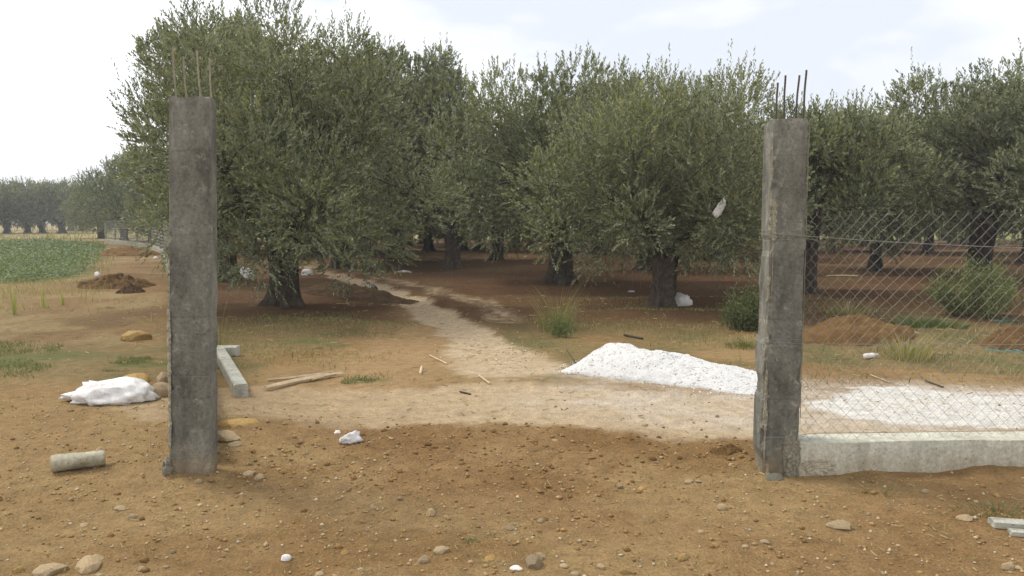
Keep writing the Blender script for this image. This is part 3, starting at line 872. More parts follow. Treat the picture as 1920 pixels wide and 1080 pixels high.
# left pillar
pb = G(358, 888)
LP_W, LP_D = 0.225, 0.17
LP_H = at_depth(355, 181, pb.y).z - pb.z
lpl = (0.028, 0.0)
lp = thing('gate_pillar', 'left raw concrete gate pillar with four bare rebars on top', 'pillar', (pb.x - 0.012, pb.y + LP_D / 2, pb.z), R(3), 'concrete gate pillars')
obj('column', pillar_mesh('column', LP_W, LP_D, LP_H, 4, 0.005, (), lpl), M_CONC, lp)
for dx, dy, hh, tl in ((-0.075, -0.05, 0.275, -0.01), (-0.05, 0.05, 0.245, -0.012), (0.06, -0.05, 0.26, -0.012), (0.085, 0.06, 0.24, -0.004)):
    bx = dx + lpl[0] * LP_H
    rebar(lp, (bx, dy, LP_H - 0.05), (bx + tl, dy, LP_H + hh), 0.005, M_REBAR_L)
obj('mortar_seam', strip_mesh('mortar_seam', -LP_W / 2 + 0.002, -LP_D / 2 + 0.004, 0.0, 1.25, 0.011, 8, 160, (0.7, -0.7), lpl, 0.008), M_MORTAR, lp)

for z, sl in ((0.10, 0.03), (0.57, 0.02), (0.72, -0.03), (0.83, -0.10)):
    tie_wire(lp, LP_W * 1.02, LP_D * 1.02, z, sl, lpl)
# spilled mortar foot
def lump(name, loc, sx, sy, sz, seed, mat, parent=None, sub=3, amp=0.5, freq=2.0):
    import bmesh
    bm = bmesh.new(); bmesh.ops.create_icosphere(bm, subdivisions=sub, radius=1.0)
    for v in bm.verts:
        p = v.co
        k = 1 + amp * float(fbm(p.x * freq + 5 + seed, p.y * freq + p.z * freq * 1.7, seed, 4, 0.6)) + amp * 0.6 * float(fbm(p.z * freq + 2, p.x * freq * 1.4 - p.y, seed + 7, 4, 0.6))
        v.co = Vector((p.x * sx * k, p.y * sy * k, p.z * sz * k))
    me = bpy.data.meshes.new(name); bm.to_mesh(me); bm.free()
    return obj(name, me, mat, parent, loc)
lump('mortar_lump', (-LP_W / 2 - 0.012, -0.07, 0.02), 0.03, 0.05, 0.075, 3, M_MORTAR, lp, 4, 0.7, 2.2)

# right pillar
pr = G(1448, 890)
RP_W, RP_D = 0.205, 0.21
RP_H = at_depth(1475, 223, pr.y).z - pr.z
rp = thing('gate_pillar', 'right raw concrete gate pillar joined to the low wall, rebars on top', 'pillar', (pr.x + 0.055, pr.y + RP_D / 2, pr.z), R(-2), 'concrete gate pillars')
obj('column', pillar_mesh('column', RP_W, RP_D, RP_H, 14, 0.006, ((1.28, 1.40, -0.012), (0.55, 0.80, 0.014), (0.1, 0.47, 0.016)), (0, 0)), M_CONC, rp)
for dx, dy, hh, tl in ((-0.07, -0.05, 0.21, 0.003), (0.005, 0.06, 0.27, 0.003), (0.070, 0.06, 0.27, 0.018), (0.080, -0.05, 0.28, 0.012)):
    rebar(rp, (dx, dy, RP_H - 0.05), (dx + tl, dy, RP_H + hh))
obj('mortar_seam', strip_mesh('mortar_seam', -RP_W / 2 + 0.003, -RP_D / 2 + 0.003, 0.05, 1.95, 0.0065, 31, 220, (0.8, -0.6), (0, 0), 0.006), M_MORTAR, rp)
obj('mortar_seam', strip_mesh('mortar_seam', -RP_W / 2 + 0.02, -RP_D / 2 - 0.001, 1.02, 1.62, 0.014, 32, 90, (1, 0), (0, 0), 0.005), M_MORTAR, rp)
obj('mortar_seam', strip_mesh('mortar_seam', RP_W / 2 - 0.002, -RP_D / 2 + 0.002, 0.3, 2.05, 0.003, 33, 160, (0.7, 0.7), (0, 0), 0.003), M_SEAM, rp)
for z, sl in ((0.78, -0.03), (0.80, 0.0), (1.40, -0.06), (1.375, 0.05), (1.43, 0.02)):
    tie_wire(rp, RP_W * 1.03, RP_D * 1.03, z, sl)
lump('mortar_lump', (RP_W / 2 - 0.045, -RP_D / 2 - 0.006, 0.10), 0.05, 0.026, 0.14, 23, M_MORTAR, rp, 5, 0.9, 2.6)

# ------------------------------------------------------------------ low wall and chain-link fence on the right
WX0 = rp.location.x + RP_W / 2 - 0.06
WY0 = rp.location.y - RP_D / 2 - 0.014
WALL_H, WALL_T = 0.205, 0.20
def wall_mesh(name, x0, y0, x1, y1, h, t, seed, seg=0.05):
    L = math.hypot(x1 - x0, y1 - y0); n = int(L / seg); dx, dy = (x1 - x0) / L, (y1 - y0) / L; qx, qy = -dy, dx
    prof = [(0.0, -0.15), (0.0, 0.03), (0.0, 0.10), (0.002, 0.165), (0.006, h - 0.004), (0.012, h), (t * 0.5, h), (t - 0.01, h), (t, h - 0.01), (t, -0.15)]
    V = []; F = []; m = len(prof)
    for i in range(n + 1):
        s = L * i / n
        for k, (q, z) in enumerate(prof):
            r = 0.010 * float(fbm(s * 5, k * 0.7, seed, 4)) * (1.6 if k in (1, 2) else 1)
            zz = z + (0.014 * float(fbm(s * 3, k * 0.3, seed + 3, 3)) if z > 0.1 else 0)
            V.append((x0 + dx * s + qx * (q + r), y0 + dy * s + qy * (q + r), zz))
    for i in range(n):
        for k in range(m - 1):
            F.append((i * m + k, (i + 1) * m + k, (i + 1) * m + k + 1, i * m + k + 1))
    F.append(tuple(range(m))); F.append(tuple(n * m + k for k in range(m - 1, -1, -1)))
    return mesh_py(name, V, F)
wall = obj('concrete_wall', wall_mesh('concrete_wall', WX0, WY0, WX0 + 4.2, WY0 + 0.22, WALL_H, WALL_T, 5), M_WALL)
tag(wall, 'low poured concrete footing wall running right from the right pillar', 'wall')
obj('mortar_patch', lump('mortar_patch', (0, 0, 0), 0.09, 0.014, 0.05, 3, M_WALL, None, 5, 1.2, 4.0).data, M_MORTAR, wall, (WX0 + 0.16, WY0 + 0.012, 0.06))
bpy.data.objects.remove([o for o in bpy.data.objects if o.name.startswith('mortar_patch') and o.parent is None][0])

fence = thing('chain_link_fence', 'galvanised chain-link fence standing on the low wall at right', 'fence', (0, 0, 0))
PITCH_X = 0.0375; NZ = 18; FZ0, FZ1 = 0.215, 1.545
def strand_mesh(seed):
    mb = MB(); rng = random.Random(seed); mir = -1 if seed % 2 else 1
    pts = []
    dz = (FZ1 - FZ0) / (NZ * 2)
    for i in range(NZ * 2 + 1):
        sgn = mir if i % 2 else -mir
        pts.append((sgn * (PITCH_X / 2) * 1.03 + rng.uniform(-0.002, 0.002), 0.0022 * sgn, FZ0 + i * dz + rng.uniform(-0.0015, 0.0015)))
    pts.append((pts[-1][0] + 0.001, 0.0, pts[-1][2] + 0.018))
    mb.tube(pts, 0.0013, 4, caps=False)
    me = mb.mesh('wire_strand'); me.materials.append(M_WIRE)
    return me
strands = [strand_mesh(i) for i in range(6)]
def fence_y(x):
    t = float(sstep(WX0 - 0.02, WX0 + 0.16, x))
    return (rp.location.y - RP_D / 2 - 0.010) * (1 - t) + (WY0 + 0.085 + 0.055 * (x - WX0)) * t
x = rp.location.x + RP_W / 2 + 0.022; i = 0
while x < WX0 + 3.4:
    o = obj('wire_strand', strands[i % 6], None, fence, (x + 0.0025 * math.sin(x * 23), fence_y(x) + 0.012 * math.sin(x * 3.1), 0.008 * math.sin(x * 2.7) + 0.006 * math.sin(x * 9.1) - 0.012 * (x - WX0)), (0, 0.012 * math.sin(x * 5.3), 0))
    x += PITCH_X; i += 1
def line_wire(name, pts, r, parent, mat=M_WIRE):
    mb = MB(); mb.tube(pts, r, 5, caps=False)
    return obj(name, mb.mesh(name), mat, parent)
def lw(z0, z1, sag):
    pts = []
    for k in range(41):
        t = k / 40; xx = WX0 - 0.16 + t * 3.6
        pts.append((xx, fence_y(xx) - 0.004, z0 + (z1 - z0) * t - sag * 4 * t * (1 - t)))
    return pts
line_wire('tension_wire', lw(1.425, 1.34, 0.055), 0.0021, fence)
line_wire('tension_wire', lw(0.775, 0.74, 0.0), 0.0018, fence)
line_wire('tension_wire', lw(0.24, 0.23, 0.0), 0.0018, fence)
mb = MB(); mb.tube([(WX0 + 3.45, WY0 + 0.28, 0.1), (WX0 + 3.45, WY0 + 0.28, 1.62)], 0.03, 10)
obj('post', mb.mesh('post'), M_WIRE, fence)

# ------------------------------------------------------------------ left fence and kerb wall running back
def resample(pts, step):
    out = []
    for (x0, y0), (x1, y1) in zip(pts[:-1], pts[1:]):
        L = math.hypot(x1 - x0, y1 - y0); n = max(1, int(L / step))
        for k in range(n): out.append((x0 + (x1 - x0) * k / n, y0 + (y1 - y0) * k / n))
    out.append(pts[-1]); return out
fl = resample(FENCE_LINE, 0.5)
V = []; F = []
for k, (px, py) in enumerate(fl):
    a = fl[max(0, k - 1)]; b = fl[min(len(fl) - 1, k + 1)]
    dx, dy = b[0] - a[0], b[1] - a[1]; L = math.hypot(dx, dy); qx, qy = -dy / L, dx / L
    g = hz(px, py); top = 0.24 + 0.02 * float(fbm(k * 0.4, 1, 5))
    for q, z in ((0.11, -0.2), (0.11, top - 0.01), (0.1, top), (-0.1, top), (-0.11, top - 0.01), (-0.11, -0.2)):
        V.append((px + qx * q, py + qy * q, g + z))
for k in range(len(fl) - 1):
    for j in range(5):
        F.append((k * 6 + j, k * 6 + j + 1, (k + 1) * 6 + j + 1, (k + 1) * 6 + j))
F.append((0, 5, 4, 3, 2, 1)); n6 = (len(fl) - 1) * 6; F.append(tuple(n6 + j for j in range(6)))
kw = obj('footing_wall', mesh_py('footing_wall', V, F), M_FOOT)
tag(kw, 'long low concrete footing wall curving away behind the left pillar', 'wall')

lf = thing('chain_link_fence', 'long chain-link fence with posts receding behind the left pillar', 'fence')
fp = resample(FENCE_LINE, 2.6)
pmb = MB(); pmb.tube([(0, 0, -0.05), (0, 0, 1.5)], 0.05, 6); pm = pmb.mesh('post'); pm.materials.append(M_FOOT)
for px, py in fp[2:]:
    obj('post', pm, None, lf, (px, py, hz(px, py)))
fr = resample(FENCE_LINE, 0.14)
acc = MB()
for k in range(8, len(fr) - 1):
    (x0, y0), (x1, y1) = fr[k], fr[k + 1]
    g = hz(x0, y0); nz = 9; pts = []
    for i in range(nz * 2 + 1):
        t = 1.0 if i % 2 else 0.0
        pts.append((x0 + (x1 - x0) * t, y0 + (y1 - y0) * t, g + 0.24 + 1.25 * i / (nz * 2)))
    V_, F_ = tube_arrays(pts, 0.0055, 3); acc.add(V_, F_)
nm = obj('wire_mesh', acc.mesh('wire_mesh'), M_WIRE, lf); nm['kind'] = 'stuff'

# ------------------------------------------------------------------ gravel pile
GP = G(1272, 703)
PROT = -0.62
def pile_h(x, y):
    x, y = x * math.cos(-PROT) - y * math.sin(-PROT), x * math.sin(-PROT) + y * math.cos(-PROT)
    t = (x + 1.0) / 2.1                       # along the pile, left end first
    tt = np.clip(t, 0, 1)
    prof = 0.22 * sstep(-0.03, 0.11, t) * (1 - 0.70 * sstep(0.25, 1.0, t)) * sstep(1.04, 0.70, t)
    wid = 0.56 - 0.12 * tt
    s = np.clip(1 - (np.abs(y) / wid) ** 1.8, 0, 1)
    return prof * s ** 0.9
gx = np.linspace(-1.25, 1.25, 170); gy = np.linspace(-1.1, 1.1, 150)
PX, PY = np.meshgrid(gx, gy)
wxp = PX + 0.20 * fbm(PX * 2.5, PY * 2.5, 301); wyp = PY + 0.20 * fbm(PX * 2.5 + 7, PY * 2.5, 303)
PH = pile_h(wxp, wyp)
PZ = PH * (1 + 0.45 * fbm(PX * 4, PY * 4, 305)) + 0.024 * fbm(PX * 22, PY * 22, 307, 3, 0.7) * (PH > 0.01)
base_h = height(PX.ravel() + GP.x, PY.ravel() + GP.y).reshape(PX.shape)
PZ = np.where(PH > 0.006, base_h + PZ, base_h - 0.04)
idx = np.arange(PX.size).reshape(PX.shape)
Fp = np.stack([idx[:-1, :-1].ravel(), idx[:-1, 1:].ravel(), idx[1:, 1:].ravel(), idx[1:, :-1].ravel()], 1)
mxz = PZ.ravel()
keepf = (PH.ravel()[Fp] > 0.004).any(1)
gp = thing('gravel_pile', 'low pile of white crushed gravel beside the track', 'gravel pile', (0, 0, 0))
obj('heap', mesh_np('heap', np.stack([PX.ravel() + GP.x, PY.ravel() + GP.y, mxz], 1), Fp[keepf], None, True), M_GRAVEL, gp)
rng = np.random.default_rng(77)
n = 22000
qx, qy = rng.uniform(-1.25, 1.25, n), rng.uniform(-1.1, 1.1, n)
hx = pile_h(qx + 0.20 * fbm(qx * 2.5, qy * 2.5, 301), qy + 0.20 * fbm(qx * 2.5 + 7, qy * 2.5, 303))
k = (hx > 0.012) | ((rng.random(n) < 0.16) & (pile_h(qx * 0.88, qy * 0.78) > 0.004))
qx, qy, hx = qx[k], qy[k], hx[k]
hx = hx * (1 + 0.45 * fbm(qx * 4, qy * 4, 305))
def bits_on(x, y, zadd, size, colors, seed):
    rng = np.random.default_rng(seed); n = len(x)
    me = scatter_bits('bits', n, lambda r, m: (x, y), size, colors, seed)
    co = np.empty(len(me.vertices) * 3, np.float32); me.vertices.foreach_get('co', co); co = co.reshape(-1, 3)
    co[:, 2] += np.repeat(zadd, 6); me.vertices.foreach_set('co', co.ravel()); me.update()
    return me
gs = obj('gravel', bits_on(qx + GP.x, qy + GP.y, np.maximum(hx - 0.004, 0), lambda r, n: 0.0035 + 0.0075 * r.random(n) ** 2.5,
    [(0.80, 0.785, 0.76), (0.70, 0.685, 0.66), (0.42, 0.41, 0.39), (0.78, 0.77, 0.75), (0.58, 0.55, 0.5)], 78), M_BITS, gp)
gs['kind'] = 'stuff'

# ------------------------------------------------------------------ earth mounds
def mound(label, u, v, w, d, h, seed, mat, rz=0.0, clump=0.35, group=None):
    p = G(u, v)
    N = 64; V = []; F = []
    a = np.linspace(-1, 1, N); X, Y = np.meshgrid(a, a)
    rr = np.hypot(X, Y) * (1 + 0.7 * fbm(X * 2 + seed, Y * 2, seed, 3))
    hh = np.clip(1 - rr ** 1.6, -0.05, 1) 
    hh = hh * (1 + clump * 2 * fbm(X * 4, Y * 4, seed + 1, 4, 0.6)) + clump * 0.8 * fbm(X * 11, Y * 11, seed + 2, 3, 0.8) * sstep(0.0, 0.2, hh)
    c, s = math.cos(rz), math.sin(rz)
    wx = p.x + X * w / 2 * c - Y * d / 2 * s; wy = p.y + X * w / 2 * s + Y * d / 2 * c
    g = height(wx.ravel(), wy.ravel()).reshape(X.shape)
    zz = g + np.where(hh > 0.0, hh * h, -0.05)
    idx = np.arange(X.size).reshape(X.shape)
    Fq = np.stack([idx[:-1, :-1].ravel(), idx[:-1, 1:].ravel(), idx[1:, 1:].ravel(), idx[1:, :-1].ravel()], 1)
    Fq = Fq[(hh.ravel()[Fq] > 0).any(1)]
    o = obj('earth_mound', mesh_np('earth_mound', np.stack([wx.ravel() - p.x, wy.ravel() - p.y, zz.ravel() - p.z], 1), Fq, None, True), mat, None, p)
    return tag(o, label, 'earth mound', group)
mound('long ridge of dark dug earth beside the path under the front tree', 665, 552, 3.0, 0.9, 0.17, 3, M_DARKSOIL, R(-24), 0.6)
mound('dark heap of turned earth at the corner of the green field', 222, 538, 1.6, 1.3, 0.24, 5, M_MOUND, 0.2, 0.8)
mound('small dark clod of earth in front of the larger field-corner heap', 244, 549, 0.55, 0.4, 0.15, 15, M_DARKSOIL, 0.2, 0.7)
mound('far low earth heap beside the footing wall behind the field', 240, 479, 3.0, 1.6, 0.34, 7, M_MOUND, 0.1, 0.4)
mound('brown earth mound behind the wire mesh near the right pillar', 1600, 640, 1.5, 1.0, 0.24, 9, M_MOUND, 0.1, 0.35)
mound('small reddish earth mound behind the fence at the right edge', 1905, 650, 0.9, 0.7, 0.22, 11, M_MOUND, 0.0, 0.4)
mound('low crumbly pile of brown soil left of the right pillar', 1362, 846, 0.20, 0.13, 0.035, 13, M_MOUND, 0.0, 0.6)

# ------------------------------------------------------------------ sacks, bags and litter
def blob(name, label, cat, u, v, w, d, h, seed, mat, rz=0, pinch=0.0, amp=0.35, freq=1.6, group=None, sink=0.12, loc=None, tilt=(0, 0), crumple=0.0):
    import bmesh
    bm = bmesh.new(); bmesh.ops.create_icosphere(bm, subdivisions=4, radius=1.0)
    for q in bm.verts:
        p = q.co.copy()
        k = 1 + amp * float(fbm(p.x * freq + seed, p.y * freq + 2 * p.z, seed, 4)) 
        k += crumple * abs(float(fbm(p.x * 4 + seed, p.y * 4 + p.z * 5, seed + 9, 3))) 
        sx = math.copysign(abs(p.x) ** 0.85, p.x)
        tp = 1 - pinch * max(0, -p.x) ** 2
        zz = p.z if p.z > 0 else p.z * 0.35
        q.co = Vector((sx * w / 2 * k, p.y * d / 2 * k * tp, zz * h * k * (tp * 0.8 + 0.2)))
    me = bpy.data.meshes.new(name); bm.to_mesh(me); bm.free()
    for f in me.polygons: f.use_smooth = True
    p = G(u, v) if loc is None else loc
    o = obj(name, me, mat, None, (p.x, p.y, p.z + h * sink), (tilt[0], tilt[1], rz))
    return tag(o, label, cat, group)
blob('sack', 'plump white woven sack lying left of the left pillar', 'sack', 212, 750, 0.62, 0.36, 0.145, 4, M_BAG, 0.05, 0.15, 0.6, 2.0, crumple=0.9)
blob('plastic_bag', 'white bundle under the front tree, right of the left pillar', 'bag', 462, 522, 0.36, 0.3, 0.22, 6, M_BAG, 0.0, 0.0, 0.8, 2.2, crumple=0.8)
blob('plastic_bag', 'pale white bag behind the dark earth ridge near the tree trunk', 'bag', 576, 516, 0.34, 0.25, 0.16, 8, M_BAG_D, -0.3, 0.3, 0.5)
blob('plastic_bag', 'flat white litter bag on ploughed soil in mid grove', 'bag', 757, 511, 0.42, 0.2, 0.07, 10, M_BAG, 0.0, 0.2, 0.7)
blob('sack', 'dusty grey plastic sack leaning at the foot of the front right olive', 'sack', 1277, 570, 0.36, 0.25, 0.17, 12, M_BAG_D, -0.2, 0.2, 0.8, 2.2, crumple=0.8)
blob('paper_scrap', 'small yellowish paper scrap left of the front right olive trunk', 'litter', 1184, 548, 0.16, 0.1, 0.03, 14, M_BAG_D, 0.2, 0, 0.7)
blob('plastic_bag', 'tiny white litter far back among the central trunks', 'bag', 922, 466, 0.40, 0.2, 0.08, 16, M_BAG, 0.0, 0, 0.6)
blob('plastic_scrap', 'small white scrap by the field edge left of the earth heap', 'litter', 183, 517, 0.16, 0.12, 0.09, 18, M_BAG, 0.0, 0, 0.5)
blob('plastic_scrap', 'tiny white scrap on the bank by the footing wall', 'litter', 292, 485, 0.2, 0.14, 0.08, 19, M_BAG, 0.0, 0, 0.5)
M_BLACKP = mat_plain('dark_blue_plastic', (0.035, 0.04, 0.06), 0.4)
blob('bin_bag', 'small dark blue-black plastic bag on the end of the earth ridge', 'bag', 701, 548, 0.16, 0.15, 0.15, 20, M_BLACKP, 0, 0, 0.5)
c1 = blob('cloth_scrap', 'crumpled white cloth scrap lying on the dug soil in the gateway', 'cloth', 657, 829, 0.135, 0.09, 0.055, 22, M_BAG, 0.6, 0.5, 0.9, 2.4, crumple=0.6)
blob('cloth_scrap', 'tiny white pebble-like scrap left of the crumpled cloth', 'cloth', 633, 812, 0.045, 0.03, 0.018, 24, M_BAG, 0.2, 0, 0.5)
bagp = at_depth(1345, 402, 12.2)
blob('plastic_bag', 'torn pale plastic bag caught in the foliage of the front right tree', 'bag', 0, 0, 0.11, 0.06, 0.20, 26, M_BAG_D, 0.5, 0.0, 1.4, 2.2, loc=bagp, tilt=(0.2, 0.45), crumple=1.2)
# plastic bottle behind the fence
bp_ = G(1632, 672)
bt = thing('plastic_bottle', 'discarded clear plastic bottle behind the fence', 'bottle', (bp_.x, bp_.y, bp_.z + 0.03), R(28))
mb = MB(); mb.tube([(-0.09, 0, 0), (-0.085, 0, 0), (0.03, 0, 0), (0.06, 0, 0.0), (0.08, 0, 0), (0.1, 0, 0)], [0.02, 0.03, 0.03, 0.026, 0.012, 0.012], 10)
obj('bottle_body', mb.mesh('bottle_body', True), M_BAG_D, bt)
mb = MB(); mb.tube([(0.101, 0, 0), (0.116, 0, 0)], 0.014, 10); obj('cap', mb.mesh('cap'), M_BAG, bt)
# turquoise twine tangle
M_TEAL = mat_plain('turquoise_twine', (0.07, 0.28, 0.27), 0.7)
for (u, v, s, lab) in ((1885, 660, 0.16, 'tangle of turquoise twine near the right edge behind the fence'), (1880, 605, 0.12, 'smaller turquoise twine scrap farther back at the right edge')):
    p = G(u, v); rg = np.random.default_rng(u); pts = [np.array([-s, 0, 0.01])]
    for k in range(26): pts.append(np.array([-s + 2 * s * k / 26, 0, 0.015]) + rg.normal(size=3) * np.array([0.04, 0.09, 0.02]))
    for q in pts: q[2] = abs(q[2]) + 0.004
    mb = MB(); mb.tube(pts, 0.0028, 4)
    tag(obj('twine', mb.mesh('twine'), M_TEAL, None, p), lab, 'twine')

# ------------------------------------------------------------------ concrete beams and stones
def beam(name, label, pA, pB, w, h, mat, seed=0, roll=0.0, ends=0.02, rnd=False):
    A, B = Vector(pA), Vector(pB); d = (B - A); L = d.length
    n = 16; V = []; F = []
    prof = [(-0.5, -0.42), (-0.42, -0.5), (0.42, -0.5), (0.5, -0.42), (0.5, 0.40), (0.40, 0.5), (-0.40, 0.5), (-0.5, 0.40)]
    if rnd: prof = [(0.5 * math.cos(a_) * (1 + 0.12 * math.sin(3 * a_)), 0.5 * math.sin(a_)) for a_ in np.linspace(-2.4, 2 * math.pi - 2.4, 14, endpoint=False)]
    for i in range(n + 1):
        t = i / n
        k = 1 - (ends if i in (0, n) else 0)
        for (a, b) in prof:
            r = (0.22 if rnd else 0.04) * float(fbm(t * L * (9 if rnd else 6) + a * 1.5, b * 2 + seed, seed, 3))
            V.append((t * L + (0.02 * float(fbm(a * 3, b * 3, seed + 1)) if i in (0, n) else 0), (a + r) * w * k, (b + r) * h * k + h / 2))
    m = len(prof)
    for i in range(n):
        for j in range(m):
            F.append((i * m + j, i * m + (j + 1) % m, (i + 1) * m + (j + 1) % m, (i + 1) * m + j))
    F.append(tuple(range(m - 1, -1, -1))); F.append(tuple(n * m + j for j in range(m)))
    o = obj(name, mesh_py(name, V, F, smooth=rnd), mat, None, A)
    o.rotation_mode = 'QUATERNION'
    o.rotation_quaternion = d.to_track_quat('X', 'Z')
    return tag(o, label, 'concrete post' if 'post' in name else 'beam')
beam('concrete_post', 'fallen square concrete fence post lying right of the left pillar', G(453, 745), G(410, 668), 0.115, 0.115, M_BEAM, 3)
beam('concrete_post', 'short concrete post stub lying across the end of the fallen post', G(398, 667), G(447, 667), 0.12, 0.11, M_BEAM, 5)
beam('concrete_post', 'broken stub of round-edged concrete post in the left foreground', G(98, 885), G(198, 873), 0.12, 0.105, mat_concrete('stained_concrete', (0.26, 0.235, 0.165), (0.36, 0.33, 0.24), (0.43, 0.40, 0.31), (0.45, 0.43, 0.36)), 7, ends=0.10, rnd=True)
beam('concrete_block', 'pale concrete slab fragment at the lower right edge', G(1858, 986), G(1980, 996), 0.07, 0.035, M_BEAM, 9)
beam('concrete_block', 'thinner slab fragment in front of the lower right slab', G(1893, 1002), G(1990, 1012), 0.05, 0.025, M_BEAM, 11)

ROCKS = [rock_mesh('stone', 40 + i, 2, 0.55 + 0.08 * i) for i in range(6)]
def stone(label, u, v, w, mat, k=0, rz=0.0, hs=1.0, group=None, name='stone', own=False):
    p = G(u, v)
    me = ROCKS[k % 6]
    key = 'm_' + mat.name + str(k % 6)
    if key not in bpy.data.meshes:
        me2 = me.copy(); me2.name = key; me2.materials.clear(); me2.materials.append(mat)
    me = bpy.data.meshes[key]
    s = w / 1.75
    o = obj(name, me, None, None, (p.x, p.y, p.z + s * 0.10 * hs), (0, 0, rz), (s, s, s * hs))
    return tag(o, label, 'stone', group)
stone('bright ochre rock on the bare ground left of the left pillar', 254, 637, 0.34, M_STONE_O, 1, 0.2, 0.85)
stone('flat ochre rock directly behind the white sack', 252, 716, 0.27, M_STONE_O, 2, 0.5, 0.7)
stone('grey rock against the left side of the left pillar', 303, 742, 0.20, M_STONE_G, 3, 0.1, 1.2)
stone('smaller grey rock right above the sack beside the left pillar', 306, 716, 0.16, M_STONE_G, 4, 1.1, 1.2)
stone('pale rock wedged at the right foot of the left pillar', 424, 825, 0.19, M_STONE, 0, 0.4, 0.95)
stone('flat yellow rock behind the pale rock by the left pillar', 447, 797, 0.26, M_STONE_O, 5, 0.0, 0.35)
stone('small sharp rock in front of the pale rock by the left pillar', 440, 835, 0.09, M_STONE, 2, 0.9, 0.7)
stone('bright white stone in the centre-left foreground', 535, 1049, 0.050, M_WHITE_ST, 3, 0.7, 0.9)
stone('broad pale stone sunk in soil at the bottom left', 92, 1073, 0.13, M_STONE, 1, 0.3, 0.6)
stone('pale yellow stone right of the broad stone at bottom left', 165, 1065, 0.12, M_STONE, 4, 1.3, 0.8)
stone('pale wedge stone above the bottom left stones', 180, 1050, 0.07, M_STONE, 2, 2.0, 0.7)
stone('rounded stone below the left pillar', 226, 955, 0.065, M_STONE, 0, 0.1, 0.8)
stone('small tan stone just right of the rounded stone', 246, 972, 0.05, M_STONE, 5, 1.1, 0.8)
stone('upright elongated tan stone in the centre foreground', 807, 966, 0.055, M_STONE, 3, 1.2, 1.3)
stone('pale angular stone in the cluster at the bottom centre', 827, 1035, 0.075, M_STONE, 1, 0.2, 0.8)
stone('grey stone left in the bottom centre cluster', 793, 1053, 0.06, M_STONE_G, 4, 0.2, 0.9)
stone('yellow stone right of the bottom centre cluster', 919, 1048, 0.05, M_STONE_O, 2, 0.7, 0.8)
stone('half-buried grey stone at the bottom, right of centre', 1000, 1060, 0.095, M_STONE_G, 5, 1.7, 0.8)
stone('whitish stone beside the half-buried grey stone', 968, 1067, 0.055, M_WHITE_ST, 0, 0.4, 0.7)
stone('flat brown stone near the small weed in front', 957, 990, 0.06, M_STONE_G, 2, 0.1, 0.5)
stone('blocky tan stone in front of the right pillar', 1353, 954, 0.055, M_STONE, 3, 0.0, 1.0)
stone('slanted tan slab of stone in the right foreground', 1572, 986, 0.12, M_STONE, 4, -0.7, 0.45)
stone('pale stone pair member left of the right pillar, the larger', 1292, 905, 0.06, M_STONE, 1, 0.2, 0.7)
stone('pale rounded stone right of that larger pale stone', 1310, 906, 0.035, M_STONE, 0, 0.2, 0.9)
stone('tan stone near the slab fragments at the right edge', 1808, 973, 0.075, M_STONE, 2, 0.2, 0.7)
stone('tan stone in the bottom right corner', 1890, 1065, 0.06, M_STONE, 5, 0.2, 0.8)
stone('lumpy tan stone by the foot of the left pillar, right side', 466, 892, 0.085, M_STONE, 1, 0.9, 0.8)
stone('second lumpy stone lower right of the left pillar foot', 485, 898, 0.06, M_STONE, 4, 0.3, 0.9)
stone('mortar chunk at the foot of the right pillar', 1452, 898, 0.10, M_MORTAR, 2, 0.3, 0.8)
stone('dark round clod-like stone on the pale track near the right pillar', 1344, 782, 0.035, M_STONE_G, 3, 0.3, 1.0)
stone('white stone at the right tip of the gravel pile', 1402, 703, 0.06, M_WHITE_ST, 2, 0.3, 0.9)
stone('white stone next left of the one at the gravel pile tip', 1390, 700, 0.045, M_WHITE_ST, 4, 0.9, 0.9)
rs = random.Random(12)
placed = []
for k in range(150):
    v = 865 + 215 * rs.random() ** 0.8; u = rs.uniform(-20, 1940)
    if (300 < u < 410 or u > 1400) and v < 900: continue
    if rs.random() > 0.35 + 1.1 * float(vnoise(u / 160, v / 60, 5)): continue
    w = 0.016 + 0.034 * rs.random() ** 2.2
    m = rs.choice([M_STONE, M_STONE, M_STONE, M_STONE_O, M_STONE_G])
    side = 'below the left pillar' if u < 560 else ('before the gateway' if u < 1300 else 'before the low wall')
    row = 'near the bottom edge' if v > 975 else 'farther back'
    tone = {'limestone': 'pale', 'ochre_stone': 'yellowish', 'grey_stone': 'brownish'}[m.name]
    stone(f'small loose {tone} stone on soil {side}, {row}', u, v, w, m, rs.randrange(6), rs.random() * 6, rs.uniform(0.6, 1.0), 'small loose stones in the foreground')
for k in range(32):
    v = rs.uniform(795, 865); u = rs.uniform(430, 1400)
    w = 0.02 + 0.04 * rs.random() ** 2.6
    stone('small brown soil-coloured stone on the dug strip across the gateway', u, v, w, rs.choice([M_CLOD, M_CLOD, M_STONE]), rs.randrange(6), rs.random() * 6, rs.uniform(0.6, 1.0), 'stones on the dug strip')

# ------------------------------------------------------------------ dry canes, sticks
def stick(name, label, cat, pts, r, mat, n=5, group=None):
    mb = MB(); mb.tube(pts, r, n, 0.15, np.random.default_rng(len(label)))
    return tag(obj(name, mb.mesh(name), mat), label, cat, group)
def gpts(uv, dz): return [tuple(G(u, v, dz)) for u, v in uv]
stick('dry_cane', 'thick pale dry cane, longest of the bundle by the fallen post', 'cane', gpts([(498, 733), (545, 722), (600, 711), (642, 704)], 0.03), [0.022, 0.026, 0.026, 0.012], M_PLANK)
stick('dry_cane', 'thin pale cane behind the longest of the bundle', 'cane', gpts([(502, 716), (540, 713), (590, 706), (625, 700)], 0.02), [0.012, 0.016, 0.014, 0.008], M_PLANK)
stick('dry_cane', 'splayed short cane at the right end of the bundle', 'cane', gpts([(585, 716), (620, 707), (645, 706)], 0.025), [0.014, 0.018, 0.006], M_PLANK)
